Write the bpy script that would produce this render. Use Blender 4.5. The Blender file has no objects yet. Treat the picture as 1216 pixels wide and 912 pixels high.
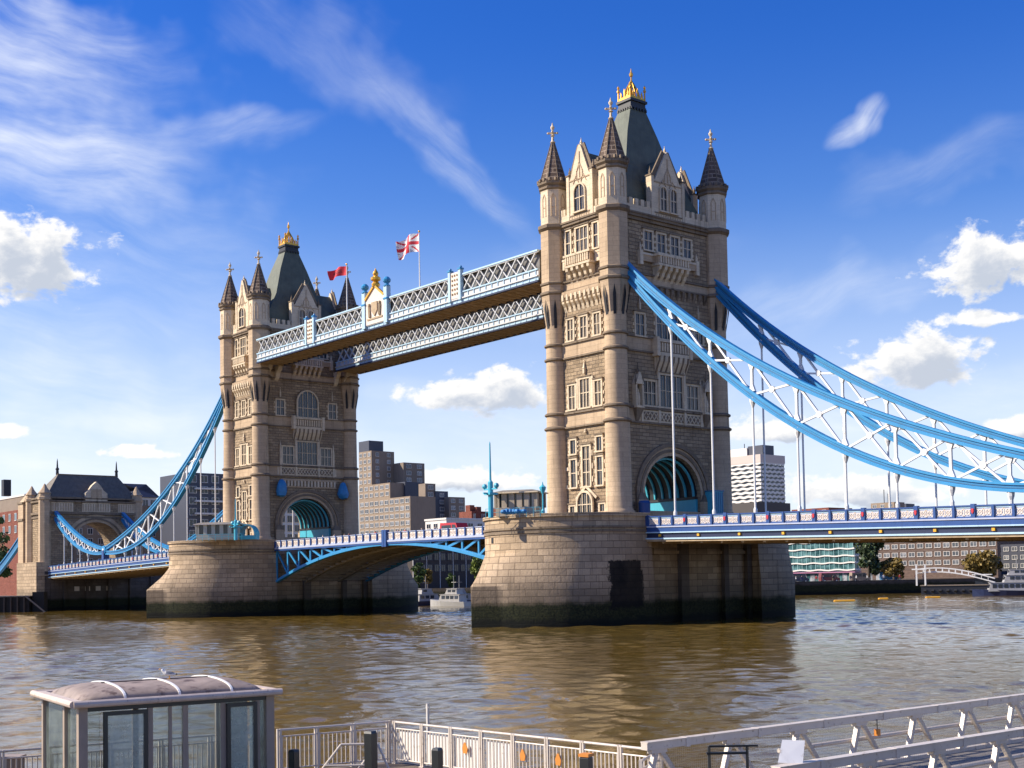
import bpy, bmesh, math, random
import numpy as np
from mathutils import Vector, Matrix
random.seed(7)
R = math.radians
SC = bpy.context.scene
COL = SC.collection

# ------------------------------------------------------------------ camera
CAM = (107.113, -108.93, 5.427)
YAW, PITCH, ROLL, FPX, PPY = .8777, .0444, .0176, 1516.644, 620.864
cs, sn = math.cos(YAW), math.sin(YAW)
ct, st = math.cos(PITCH), math.sin(PITCH)
cr, sr = math.cos(ROLL), math.sin(ROLL)
FWD = Vector((-sn*ct, cs*ct, st)); RT0 = Vector((cs, sn, 0)); UP0 = Vector((sn*st, -cs*st, ct))
RGT = RT0*cr - UP0*sr; UPV = RT0*sr + UP0*cr
cd = bpy.data.cameras.new('camera'); cam = bpy.data.objects.new('camera', cd); COL.objects.link(cam)
cam.matrix_world = Matrix(((RGT.x, UPV.x, -FWD.x, CAM[0]), (RGT.y, UPV.y, -FWD.y, CAM[1]), (RGT.z, UPV.z, -FWD.z, CAM[2]), (0, 0, 0, 1)))
cd.sensor_width = 36; cd.lens = FPX/1216*36; cd.shift_y = (PPY-456)/1216
cd.clip_start = .5; cd.clip_end = 12000
SC.camera = cam

# ------------------------------------------------------------------ light
SUN_AZ = 40.0      # degrees from -Y towards -X
SUN_EL = 36.0
sdir = Vector((-math.sin(R(SUN_AZ))*math.cos(R(SUN_EL)), -math.cos(R(SUN_AZ))*math.cos(R(SUN_EL)), math.sin(R(SUN_EL))))
ld = bpy.data.lights.new('sun', 'SUN'); ld.energy = 4.2; ld.angle = R(.5); ld.color = (1, .89, .73)
sun = bpy.data.objects.new('sun', ld); COL.objects.link(sun)
sun.rotation_euler = sdir.to_track_quat('Z', 'Y').to_euler()
SC.view_settings.view_transform = 'Standard'; SC.view_settings.look = 'None'
SC.view_settings.exposure = 0.9; SC.view_settings.gamma = 1; SC.view_settings.use_curve_mapping = False

class NT:
    """small helper to write node trees"""
    def __init__(s, tree): s.t = tree
    def n(s, typ, **kw):
        nd = s.t.nodes.new(typ)
        for k, v in kw.items(): setattr(nd, k, v)
        return nd
    def put(s, sock, v):
        if isinstance(v, bpy.types.NodeSocket): s.t.links.new(v, sock)
        elif v is not None: sock.default_value = v
    def m(s, op, a, b=None, c=None, clamp=False):
        nd = s.n('ShaderNodeMath', operation=op, use_clamp=clamp)
        for i, v in enumerate((a, b, c)):
            if v is not None: s.put(nd.inputs[i], v)
        return nd.outputs[0]
    def mix(s, f, a, b, blend='MIX'):
        nd = s.n('ShaderNodeMix', data_type='RGBA', blend_type=blend)
        s.put(nd.inputs[0], f); s.put(nd.inputs[6], a); s.put(nd.inputs[7], b)
        return nd.outputs[2]
    def ss(s, v, a, b, to0=0., to1=1.):
        nd = s.n('ShaderNodeMapRange', interpolation_type='SMOOTHSTEP')
        s.put(nd.inputs[0], v); s.put(nd.inputs[1], a); s.put(nd.inputs[2], b); s.put(nd.inputs[3], to0); s.put(nd.inputs[4], to1)
        return nd.outputs[0]
    def comb(s, x, y, z=0.):
        nd = s.n('ShaderNodeCombineXYZ')
        s.put(nd.inputs[0], x); s.put(nd.inputs[1], y); s.put(nd.inputs[2], z)
        return nd.outputs[0]
    def sep(s, v):
        nd = s.n('ShaderNodeSeparateXYZ'); s.put(nd.inputs[0], v); return nd.outputs
    def noise(s, vec, scale, detail=4, rough=.55, dist=0.):
        nd = s.n('ShaderNodeTexNoise'); s.put(nd.inputs['Vector'], vec)
        nd.inputs['Scale'].default_value = scale; nd.inputs['Detail'].default_value = detail
        nd.inputs['Roughness'].default_value = rough; nd.inputs['Distortion'].default_value = dist
        return nd.outputs[0]

# ------------------------------------------------------------------ sky: Nishita with procedural clouds
W = bpy.data.worlds.new('World'); SC.world = W; W.use_nodes = True
wt = W.node_tree; wt.nodes.clear(); w = NT(wt)
sky = w.n('ShaderNodeTexSky', sky_type='NISHITA', sun_disc=False)
sky.sun_elevation = R(SUN_EL); sky.sun_rotation = math.atan2(sdir.x, sdir.y)
sky.air_density = 1.0; sky.dust_density = .3; sky.ozone_density = 2.2; sky.altitude = 0
hs = w.n('ShaderNodeHueSaturation'); hs.inputs['Saturation'].default_value = 1.16; hs.inputs['Value'].default_value = .84; w.put(hs.inputs['Color'], w.mix(1.0, sky.outputs[0], (.94, .98, 1.28, 1), 'MULTIPLY'))
tc = w.n('ShaderNodeTexCoord'); d = w.sep(tc.outputs['Generated'])
AZ = w.m('MULTIPLY', w.m('ARCTAN2', d[0], d[1]), 57.2958)
EL = w.m('MULTIPLY', w.m('ARCSINE', d[2]), 57.2958)
CUM = [(-71.0, 13.4, 3.0, 2.3), (-29.2, 12.5, 3.4, 1.75), (-32.6, 8.7, 3.3, 1.6), (-30.0, 10.5, 1.7, .5),
       (-51.3, 8.2, 3.6, 1.3), (-71.8, 6.5, 1.0, .5), (-38.9, 6.3, 2.2, .8), (-28.2, 5.8, 1.6, .8), (-66.4, 5.7, 1.5, .45), (-59.5, 4.0, 3.0, .8),
       (-52, 4.4, 3.2, .8), (-45, 3.6, 2.5, .8), (-35, 3.4, 4.2, 1.0), (-75, 4.2, 3, 1.), (-86, 12, 4, 2), (-16, 10, 5, 2.4), (-20, 17, 3, 1.2), (-100, 9, 6, 2.5), (0, 8, 6, 2), (-125, 14, 8, 3), (30, 12, 8, 3)]
g = bpy.data.node_groups.new('cumulus', 'ShaderNodeTree')
g.interface.new_socket('az', in_out='INPUT', socket_type='NodeSocketFloat'); g.interface.new_socket('el', in_out='INPUT', socket_type='NodeSocketFloat')
g.interface.new_socket('density', in_out='OUTPUT', socket_type='NodeSocketFloat')
gn = NT(g); gi = gn.n('NodeGroupInput'); go = gn.n('NodeGroupOutput')
ga, ge = gi.outputs[0], gi.outputs[1]
F = None
for a, e, hw, hh in CUM:
    dx = gn.m('MULTIPLY', gn.m('SUBTRACT', ga, a), 1/hw)
    de = gn.m('SUBTRACT', ge, e)
    dz = gn.m('MAXIMUM', gn.m('MULTIPLY', de, 1/hh), gn.m('MULTIPLY', de, -1/(hh*.62)))
    r2 = gn.m('ADD', gn.m('MULTIPLY', dx, dx), gn.m('MULTIPLY', dz, dz))
    f = gn.m('SUBTRACT', 1.0, gn.m('SQRT', r2))
    F = f if F is None else gn.m('MAXIMUM', F, f)
vec = gn.comb(gn.m('MULTIPLY', ga, .8), gn.m('MULTIPLY', ge, 1.15))
n1 = gn.noise(vec, .68, 8, .6, .2)
ntot = gn.m('MULTIPLY', gn.m('SUBTRACT', n1, .5), 2.5)
gn.put(go.inputs[0], gn.m('ADD', gn.m('MAXIMUM', F, -1.5), ntot))
def cum(az, el):
    nd = w.n('ShaderNodeGroup'); nd.node_tree = g; w.put(nd.inputs[0], az); w.put(nd.inputs[1], el); return nd.outputs[0]
d0 = cum(AZ, EL); d1 = cum(w.m('SUBTRACT', AZ, .38), w.m('ADD', EL, .62))
alpha = w.ss(d0, .0, .36)
lit = w.ss(d1, .8, -.12)
ccol = w.mix(lit, (3.6, 3.95, 4.6, 1), (6.6, 6.5, 6.35, 1))
# cirrus streaks
def streak(a, e, hw, hh, ang, k):
    c, s = math.cos(R(ang)), math.sin(R(ang))
    da = w.m('SUBTRACT', AZ, a); de = w.m('SUBTRACT', EL, e)
    p = w.m('ADD', w.m('MULTIPLY', da, c), w.m('MULTIPLY', de, s))
    q = w.m('SUBTRACT', w.m('MULTIPLY', de, c), w.m('MULTIPLY', da, s))
    wp = w.noise(w.comb(AZ, EL, a*.7), .33, 3, .5)
    q2 = w.m('ADD', q, w.m('MULTIPLY', w.m('SUBTRACT', wp, .5), 2.2*hh))
    pn = w.m('MULTIPLY', p, 1/hw); qn = w.m('MULTIPLY', q2, 1/hh)
    fall = w.ss(w.m('ADD', w.m('MULTIPLY', pn, pn), w.m('MULTIPLY', qn, qn)), 1.25, -.25)
    bend = w.m('MULTIPLY', w.m('SUBTRACT', w.noise(w.comb(w.m('MULTIPLY', p, .12), w.m('MULTIPLY', q, .12), a), 1.0, 2), .5), 3.0)
    nz = w.noise(w.comb(w.m('MULTIPLY', p, .16), w.m('ADD', w.m('MULTIPLY', q, .75), bend), a), .9, 8, .6, .0)
    return w.m('MULTIPLY', w.m('MULTIPLY', fall, w.ss(nz, .2, .98)), k*.88)
ST = [(-71, 21.8, 7.0, 2.3, -6, .85), (-70.5, 18.2, 7.5, 2.2, -4, .95), (-62.2, 19.4, 4.0, .9, 8, .6), (-53.2, 18.8, 6.0, 1.2, -40, .6), (-36.5, 11.8, 6.5, 1.7, 14, .6),
      (-68.5, 8.6, 8, 2.2, -8, .65), (-31, 17, 5, 1.4, 12, .32), (-58, 22.5, 6, 2, -25, .3), (-35.1, 18.55, 1.1, .6, 20, 1.3), (-34.0, 19.25, .95, .7, 55, 1.3), (-46, 6.5, 22, 2.6, 0, .55), (-66, 5, 14, 2.6, 0, .6), (-33, 6, 10, 2.6, 0, .55), (-48, 13, 9, 2, 10, .25), (-74, 15, 15, 9, -12, .55), (-68, 4.5, 12, 4, 0, .6)]
cir = None
for s_ in ST:
    v = streak(*s_)
    cir = v if cir is None else w.m('ADD', cir, v)
cir = w.m('MINIMUM', cir, .9)
# thin bright veil of far cloud along the horizon
veil = w.m('MULTIPLY', w.ss(EL, 17.0, .5), .74)
deep = w.mix(w.ss(EL, 12.0, 25.0), hs.outputs[0], w.mix(1.0, hs.outputs[0], (.34, .68, 1.0, 1), 'MULTIPLY'))
c1 = w.mix(veil, deep, (5.9, 6.3, 6.8, 1))
c2 = w.mix(cir, c1, (6.4, 6.6, 6.9, 1))
c3 = w.mix(alpha, c2, ccol)
bg = w.n('ShaderNodeBackground'); bg.inputs[1].default_value = .088; w.put(bg.inputs[0], c3)
wo = w.n('ShaderNodeOutputWorld'); wt.links.new(bg.outputs[0], wo.inputs[0])

# ------------------------------------------------------------------ materials
MATS = {}
def pm(name, col, rough=.6, metal=0., var=.12, vscale=1.5, bump=0., bscale=8., spec=.5, wear=None, wearamt=0., streak=0.):
    """plain painted / mineral surface with noise variation, optional dirt streaks and bump"""
    if name in MATS: return MATS[name]
    m = bpy.data.materials.new(name); m.use_nodes = True; n = NT(m.node_tree); b = m.node_tree.nodes['Principled BSDF']
    co = n.n('ShaderNodeTexCoord').outputs['Object']
    nz = n.noise(co, vscale, 6, .6)
    c = n.mix(nz, tuple(x*(1-var*1.6) for x in col)+(1,), tuple(min(1, x*(1+var*1.6)) for x in col)+(1,))
    if wear:
        nw = n.noise(co, vscale*2.3, 7, .7)
        c = n.mix(n.ss(nw, .64-wearamt*.3, .72-wearamt*.2), c, tuple(wear)+(1,))
    if streak:
        s = n.sep(co)
        nst = n.noise(n.comb(n.m('MULTIPLY', n.m('ADD', s[0], s[1]), 2.2), n.m('MULTIPLY', s[2], .18)), 1.3, 5, .6)
        c = n.mix(n.m('MULTIPLY', n.ss(nst, .5, .75), streak), c, tuple(x*.35 for x in col)+(1,))
    n.put(b.inputs['Base Color'], c)
    b.inputs['Roughness'].default_value = rough; b.inputs['Metallic'].default_value = metal; b.inputs['Specular IOR Level'].default_value = spec
    if bump:
        bn = n.n('ShaderNodeBump'); bn.inputs['Strength'].default_value = bump; bn.inputs['Distance'].default_value = .05
        n.put(bn.inputs['Height'], n.noise(co, bscale, 6, .6)); n.put(b.inputs['Normal'], bn.outputs[0])
    MATS[name] = m; return m

def stone(name, col, bw, bh, mortar=(.2, .17, .14), rough=.85, var=.22, bump=.6, msize=.02, rocky=.5, grime=.45, algae=None, patch=False, zoff=0.):
    m = bpy.data.materials.new(name); m.use_nodes = True; n = NT(m.node_tree); b = m.node_tree.nodes['Principled BSDF']
    co = n.n('ShaderNodeTexCoord').outputs['Object']; s = list(n.sep(co))
    if zoff: s[2] = n.m('ADD', s[2], zoff)
    hor = n.m('ADD', s[0], s[1])
    vec = n.comb(hor, s[2])
    br = n.n('ShaderNodeTexBrick'); n.put(br.inputs['Vector'], vec)
    br.inputs['Scale'].default_value = 1; br.inputs['Brick Width'].default_value = bw; br.inputs['Row Height'].default_value = bh
    br.inputs['Mortar Size'].default_value = msize; br.inputs['Mortar Smooth'].default_value = .4; br.inputs['Bias'].default_value = -.1
    br.inputs['Color1'].default_value = tuple(x*(1-var) for x in col)+(1,); br.inputs['Color2'].default_value = tuple(min(1, x*(1+var)) for x in col)+(1,)
    br.inputs['Mortar'].default_value = tuple(mortar)+(1,)
    big = n.noise(co, .35, 5, .6); fine = n.noise(co, 5, 6, .65)
    c = n.mix(n.ss(big, .35, .7, 0, .5), br.outputs[0], (col[0]*.62, col[1]*.6, col[2]*.6, 1))
    c = n.mix(n.m('MULTIPLY', n.ss(fine, .3, .7), .35), c, (col[0]*.6, col[1]*.58, col[2]*.55, 1))
    nst = n.noise(n.comb(n.m('MULTIPLY', hor, 1.4), n.m('MULTIPLY', s[2], .12)), 1.0, 5, .65)
    c = n.mix(n.m('MULTIPLY', n.ss(nst, .52, .72), grime), c, (col[0]*.3, col[1]*.28, col[2]*.26, 1))
    if algae:
        zn = n.m('ADD', s[2], n.m('MULTIPLY', n.m('SUBTRACT', n.noise(n.comb(hor, n.m('MULTIPLY', s[2], .8)), .5, 6, .6), .5), 1.3))
        damp = n.ss(zn, 6.0, 3.6)
        c = n.mix(n.m('MULTIPLY', damp, .55), c, (.075, .06, .045, 1))
        gz = n.ss(zn, 3.3, 2.5)
        gc = n.mix(n.ss(fine, .4, .62), (.012, .015, .006, 1), (.034, .036, .013, 1))
        c = n.mix(gz, c, gc)
        c = n.mix(n.ss(zn, 1.5, .9), c, (.008, .009, .006, 1))
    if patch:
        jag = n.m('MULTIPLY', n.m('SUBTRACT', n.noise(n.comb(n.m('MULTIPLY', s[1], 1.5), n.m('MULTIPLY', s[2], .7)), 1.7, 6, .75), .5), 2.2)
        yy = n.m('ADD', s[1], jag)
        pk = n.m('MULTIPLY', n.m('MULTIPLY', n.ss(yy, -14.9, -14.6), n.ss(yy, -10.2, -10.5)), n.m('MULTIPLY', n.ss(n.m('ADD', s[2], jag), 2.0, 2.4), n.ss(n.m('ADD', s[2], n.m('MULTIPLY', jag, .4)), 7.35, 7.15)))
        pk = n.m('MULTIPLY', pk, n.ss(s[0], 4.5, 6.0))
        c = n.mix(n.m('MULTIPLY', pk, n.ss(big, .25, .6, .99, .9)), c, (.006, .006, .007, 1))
    n.put(b.inputs['Base Color'], c); b.inputs['Roughness'].default_value = rough; b.inputs['Specular IOR Level'].default_value = .25
    bn = n.n('ShaderNodeBump'); bn.inputs['Strength'].default_value = bump; bn.inputs['Distance'].default_value = .12
    h = n.m('ADD', n.m('MULTIPLY', br.outputs['Fac'], -.6), n.m('MULTIPLY', n.noise(co, 3.0, 6, .7), rocky))
    n.put(bn.inputs['Height'], h); n.put(b.inputs['Normal'], bn.outputs[0])
    MATS[name] = m; return m

def glassy(name, col=(.02, .025, .03), rough=.12, vscale=.6, light=None):
    m = bpy.data.materials.new(name); m.use_nodes = True; n = NT(m.node_tree); b = m.node_tree.nodes['Principled BSDF']
    co = n.n('ShaderNodeTexCoord').outputs['Object']
    oi = n.n('ShaderNodeObjectInfo').outputs['Random']
    l2 = light or tuple(x*3 for x in col)
    n.put(b.inputs['Base Color'], n.mix(n.m('MULTIPLY', n.m('MULTIPLY', oi, oi), n.ss(n.noise(co, vscale, 3), .35, .65)), tuple(col)+(1,), tuple(l2)+(1,)))
    b.inputs['Roughness'].default_value = rough
    bn = n.n('ShaderNodeBump'); bn.inputs['Strength'].default_value = .12; n.put(bn.inputs['Height'], n.noise(co, .8, 2)); n.put(b.inputs['Normal'], bn.outputs[0])
    MATS[name] = m; return m

GRAN = stone('rough_granite', (.43, .322, .205), 1.05, .42, mortar=(.15, .12, .095), rocky=1.3, bump=1.0, var=.3, msize=.035)
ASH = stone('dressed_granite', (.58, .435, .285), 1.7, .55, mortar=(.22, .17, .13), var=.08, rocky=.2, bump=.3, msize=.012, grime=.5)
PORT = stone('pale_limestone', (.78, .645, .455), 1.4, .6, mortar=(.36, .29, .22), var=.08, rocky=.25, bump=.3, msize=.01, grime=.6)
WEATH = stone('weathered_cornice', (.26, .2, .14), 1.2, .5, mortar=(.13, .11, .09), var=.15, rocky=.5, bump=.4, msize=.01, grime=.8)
SPIRE = stone('spire_slates', (.15, .105, .08), 2.2, .55, mortar=(.36, .28, .21), var=.35, rocky=.4, msize=.08, grime=.5)
for _pn, _pp in (('pier_granite', True), ('pier_granite_clean', False)): MATS[_pn] = stone(_pn, (.50, .375, .245), 1.75, .72, mortar=(.13, .095, .065), var=.25, rocky=.8, bump=.7, msize=.035, grime=.55, algae=True, patch=_pp, zoff=-2.5)
PIER = MATS['pier_granite_clean']
PIERD = stone('dark_streaked_granite', (.17, .135, .11), 1.75, .72, mortar=(.08, .065, .05), var=.2, rocky=.6, bump=.5, msize=.025, grime=.9, algae=True, zoff=-2.5)  # darker granite with heavier vertical streaks, for recess pilasters and abutment base
SLATE = pm('green_slate_roof', (.10, .115, .085), .7, var=.35, vscale=.7, bump=.5, bscale=3, streak=.5)
BLACK = pm('black_lead', (.018, .018, .02), .5)
GOLD = pm('gilding', (.78, .42, .06), .35, metal=.55, var=.15)
GLASS = glassy('window_glass', (.018, .022, .028))
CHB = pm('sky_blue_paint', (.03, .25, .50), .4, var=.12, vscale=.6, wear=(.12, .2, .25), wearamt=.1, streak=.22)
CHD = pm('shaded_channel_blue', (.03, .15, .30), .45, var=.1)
WHT = pm('white_paint', (.76, .75, .72), .45, var=.05, wear=(.45, .38, .3), wearamt=.1, streak=.2)
PALEB = pm('pale_blue_paint', (.42, .6, .72), .45, var=.1, streak=.25)
NAVY = pm('royal_blue_paint', (.02, .07, .235), .4, var=.12, streak=.2)
DKNAVY = pm('dark_navy_paint', (.012, .02, .06), .45)
LAV = pm('lavender_paint', (.40, .44, .56), .5, var=.1, streak=.2)
CREAM = pm('cream_paint', (.72, .62, .52), .5, var=.08, wear=(.4, .32, .27), wearamt=.2)
RED = pm('red_paint', (.5, .03, .04), .4)
AMBER = pm('amber_lens', (.85, .42, .03), .3)
SOFF = pm('rusty_soffit', (.42, .31, .185), .7, var=.3, vscale=1.2, streak=.2)
TEAL = pm('turquoise_paint', (.06, .42, .55), .45, var=.12, streak=.2)
TARP = pm('blue_tarpaulin', (.03, .22, .48), .5, var=.25, vscale=2, bump=.8, bscale=2.5)
DARK = pm('dark_interior', (.012, .013, .016), .6)
ASPH = pm('asphalt', (.05, .05, .05), .9)
STEEL = pm('galvanised_steel', (.60, .57, .53), .42, metal=.25, var=.12, vscale=2.5, wear=(.36, .29, .22), wearamt=.12, streak=.15)
RAILW = pm('worn_white_steel', (.62, .55, .47), .4, metal=.1, var=.1, vscale=3, wear=(.34, .26, .19), wearamt=.22, streak=.2)
BARK = pm('bark', (.08, .06, .045), .9)

# ------------------------------------------------------------------ mesh helpers
class MB:
    def __init__(s): s.v = []; s.f = []; s.mi = []; s.mats = []
    def mid(s, m):
        if m not in s.mats: s.mats.append(m)
        return s.mats.index(m)
    def add(s, vs, fs, m):
        o = len(s.v); k = s.mid(m); s.v += [tuple(map(float, p)) for p in vs]
        for f in fs: s.f.append([i+o for i in f]); s.mi.append(k)
        return s
    def hexa(s, p, m):
        return s.add(p, [(0, 3, 2, 1), (4, 5, 6, 7), (0, 1, 5, 4), (1, 2, 6, 5), (2, 3, 7, 6), (3, 0, 4, 7)], m)
    def box(s, x0, x1, y0, y1, z0, z1, m):
        return s.hexa([(x0, y0, z0), (x1, y0, z0), (x1, y1, z0), (x0, y1, z0), (x0, y0, z1), (x1, y0, z1), (x1, y1, z1), (x0, y1, z1)], m)
    def frustum(s, a, za, b, zb, m):
        """a, b: (x0,x1,y0,y1)"""
        return s.hexa([(a[0], a[2], za), (a[1], a[2], za), (a[1], a[3], za), (a[0], a[3], za), (b[0], b[2], zb), (b[1], b[2], zb), (b[1], b[3], zb), (b[0], b[3], zb)], m)
    def prism(s, poly, ax, a, b, m):
        n = len(poly)
        def P(p, t): return {'x': (t, p[0], p[1]), 'y': (p[0], t, p[1]), 'z': (p[0], p[1], t)}[ax]
        vs = [P(p, a) for p in poly]+[P(p, b) for p in poly]
        fs = [tuple(range(n)), tuple(range(2*n-1, n-1, -1))]+[(i, i+n, (i+1) % n+n, (i+1) % n) for i in range(n)]
        return s.add(vs, fs, m)
    def ring(s, outer, inner, ax, a, b, m):
        """open strip between two polylines (same count), extruded"""
        n = len(outer)
        for i in range(n-1):
            q = [outer[i], outer[i+1], inner[i+1], inner[i]]
            s.prism(q, ax, a, b, m)
        return s
    def lathe(s, prof, cx, cy, n, m, ph=0.):
        vs = []; fs = []
        for r, z in prof:
            for k in range(n):
                a = ph+2*math.pi*k/n; vs.append((cx+r*math.cos(a), cy+r*math.sin(a), z))
        for i in range(len(prof)-1):
            for k in range(n):
                fs.append((i*n+k, i*n+(k+1) % n, (i+1)*n+(k+1) % n, (i+1)*n+k))
        fs.append(tuple(range(n-1, -1, -1))); fs.append(tuple((len(prof)-1)*n+k for k in range(n)))
        return s.add(vs, fs, m)
    def beam(s, p, q, w_, h_, m, up=(0, 0, 1)):
        p = Vector(p); q = Vector(q); d_ = (q-p).normalized(); u = Vector(up)
        if abs(d_.dot(u)) > .98: u = Vector((1, 0, 0)) if abs(d_.x) < .9 else Vector((0, 1, 0))
        sd = d_.cross(u).normalized()*w_/2; un = sd.cross(d_).normalized()*h_/2
        return s.hexa([p-sd-un, p+sd-un, p+sd+un, p-sd+un, q-sd-un, q+sd-un, q+sd+un, q-sd+un], m)
    def tube(s, p, q, r, m, n=8, r2=None):
        p = Vector(p); q = Vector(q); d_ = (q-p).normalized(); u = Vector((0, 0, 1)) if abs(d_.z) < .95 else Vector((1, 0, 0))
        a = d_.cross(u).normalized(); b = d_.cross(a); r2 = r if r2 is None else r2
        vs = [p+(a*math.cos(t)+b*math.sin(t))*r for t in [2*math.pi*k/n for k in range(n)]]+[q+(a*math.cos(t)+b*math.sin(t))*r2 for t in [2*math.pi*k/n for k in range(n)]]
        fs = [(k, (k+1) % n, (k+1) % n+n, k+n) for k in range(n)]+[tuple(range(n-1, -1, -1)), tuple(range(n, 2*n))]
        return s.add(vs, fs, m)
    def ball(s, c, r, m, n=8, sz=1.):
        k = n//2
        return s.lathe([(max(.001, r*math.sin(math.pi*i/k)), c[2]-r*sz*math.cos(math.pi*i/k)) for i in range(k+1)], c[0], c[1], n, m)
    def cut(s):
        """end of one piece: build_pieces() makes each piece an object of its own"""
        if not hasattr(s, 'cuts'): s.cuts = [(0, 0)]
        s.cuts.append((len(s.v), len(s.f))); return s
    def build_pieces(s, name, parent=None, loc=(0, 0, 0), rz=0., smooth=False, off=(0, 0, 0)):
        for (v0, f0), (v1, f1) in zip(s.cuts, s.cuts[1:]):
            if f1 == f0: continue
            p = MB(); p.v = s.v[v0:v1]; p.f = [[i-v0 for i in f] for f in s.f[f0:f1]]
            for k in s.mi[f0:f1]: p.mi.append(p.mid(s.mats[k]))
            p.build(name, parent, loc, rz, smooth, off)
    def mesh(s, name, smooth=False, off=(0, 0, 0)):
        me = bpy.data.meshes.new(name)
        me.from_pydata([(v[0]-off[0], v[1]-off[1], v[2]-off[2]) for v in s.v], [], s.f)
        for m in s.mats: me.materials.append(m)
        me.polygons.foreach_set('material_index', s.mi)
        bm = bmesh.new(); bm.from_mesh(me); bmesh.ops.recalc_face_normals(bm, faces=bm.faces); bm.to_mesh(me); bm.free()
        if smooth:
            me.polygons.foreach_set('use_smooth', [True]*len(me.polygons))
            try: me.set_sharp_from_angle(angle=R(38))
            except Exception: pass
        me.update(); return me
    def build(s, name, parent=None, loc=(0, 0, 0), rz=0., smooth=False, off=(0, 0, 0)):
        return put(name, s.mesh(name, smooth, off), parent, loc, rz)
def put(name, me, parent=None, loc=(0, 0, 0), rz=0.):
    o = bpy.data.objects.new(name, me); COL.objects.link(o); o.location = loc; o.rotation_euler = (0, 0, rz)
    if parent: o.parent = parent
    return o
def tag(o, label, cat, group=None):
    o['label'] = label; o['category'] = cat
    if group: o['group'] = group
    return o
def thing(name, label, cat, loc=(0, 0, 0), rz=0., group=None):
    o = bpy.data.objects.new(name, None); COL.objects.link(o); o.location = loc; o.rotation_euler = (0, 0, rz); o.empty_display_size = .2
    return tag(o, label, cat, group)
def struct(o, kind='structure'): o['kind'] = kind; return o
def at(u, v, depth):
    """world point seen at photo pixel (u,v) at a distance along the view axis"""
    a_ = (u-608)/FPX; b_ = (PPY-v)/FPX
    return Vector(CAM)+(FWD+RGT*a_+UPV*b_)*depth
def copy_tree(o, parent=None, keep=True):
    c = o.copy(); COL.objects.link(c); c.parent = parent
    for ch in list(o.children): copy_tree(ch, c)
    return c

# ------------------------------------------------------------------ ground, river
WZ = .4
bank = [(-600, -420), (-235, -62), (-190, -15.5), (-172.2, -11.5), (-172.2, 26), (-133, 64), (-118, 75), (-87, 141.5), (-80.6, 151), (-69, 169), (-54, 187), (-20, 235), (150, 500), (700, 1300)]
LAND = pm('paved_ground', (.2, .185, .165), .9, var=.2, vscale=.2)
QUAY = stone('quay_wall', (.12, .1, .085), 1.5, .5, mortar=(.06, .05, .04), algae=True, grime=.8)
m = MB(); m.box(-7000, 7000, -4000, 9000, -4.2, -3, pm('river_bed', (.08, .06, .04), .9)); struct(m.build('ground'))
poly = bank+[(700, 8000), (-6500, 8000), (-6500, -3500), (-600, -3500)]
m = MB(); m.prism(poly, 'z', -2.9, 3.4, LAND); struct(m.build('far_bank_ground'))
m = MB()
for (x0, y0), (x1, y1) in zip(bank, bank[1:]):
    dx, dy = x1-x0, y1-y0; L = math.hypot(dx, dy); nx, ny = dy/L, -dx/L
    m.prism([(x0+nx*.6, y0+ny*.6), (x1+nx*.6, y1+ny*.6), (x1+nx*.02, y1+ny*.02), (x0+nx*.02, y0+ny*.02)], 'z', -2.8, 3.75, QUAY)
o = tag(m.build('embankment_wall'), 'dark stone embankment wall along the far river bank', 'wall')
m = MB(); m.prism([(103, -400), (400, -400), (400, -104.5), (109, -104.5), (103, -108.5)], 'z', -2.9, 3.7, LAND); struct(m.build('near_bank_ground'))

def water():
    mt = bpy.data.materials.new('river_water'); mt.use_nodes = True; n = NT(mt.node_tree); b = mt.node_tree.nodes['Principled BSDF']
    co = n.n('ShaderNodeTexCoord').outputs['Object']
    big = n.noise(co, .018, 4, .6)
    n.put(b.inputs['Base Color'], n.mix(n.ss(big, .35, .65), (.15, .092, .014, 1), (.115, .078, .02, 1)))
    b.inputs['IOR'].default_value = 1.333; b.inputs['Specular IOR Level'].default_value = .5
    b.inputs['Roughness'].default_value = .05
    n1 = n.noise(co, 1.4, 5, .6, .5); n2 = n.noise(co, .45, 3, .55, .4)
    h = n.m('ADD', n.m('MULTIPLY', n1, .35), n.m('MULTIPLY', n2, .6))
    bn = n.n('ShaderNodeBump'); bn.inputs['Strength'].default_value = .55; bn.inputs['Distance'].default_value = .14
    n.put(bn.inputs['Height'], h); n.put(b.inputs['Normal'], bn.outputs[0])
    return mt
WATER = water()
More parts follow.
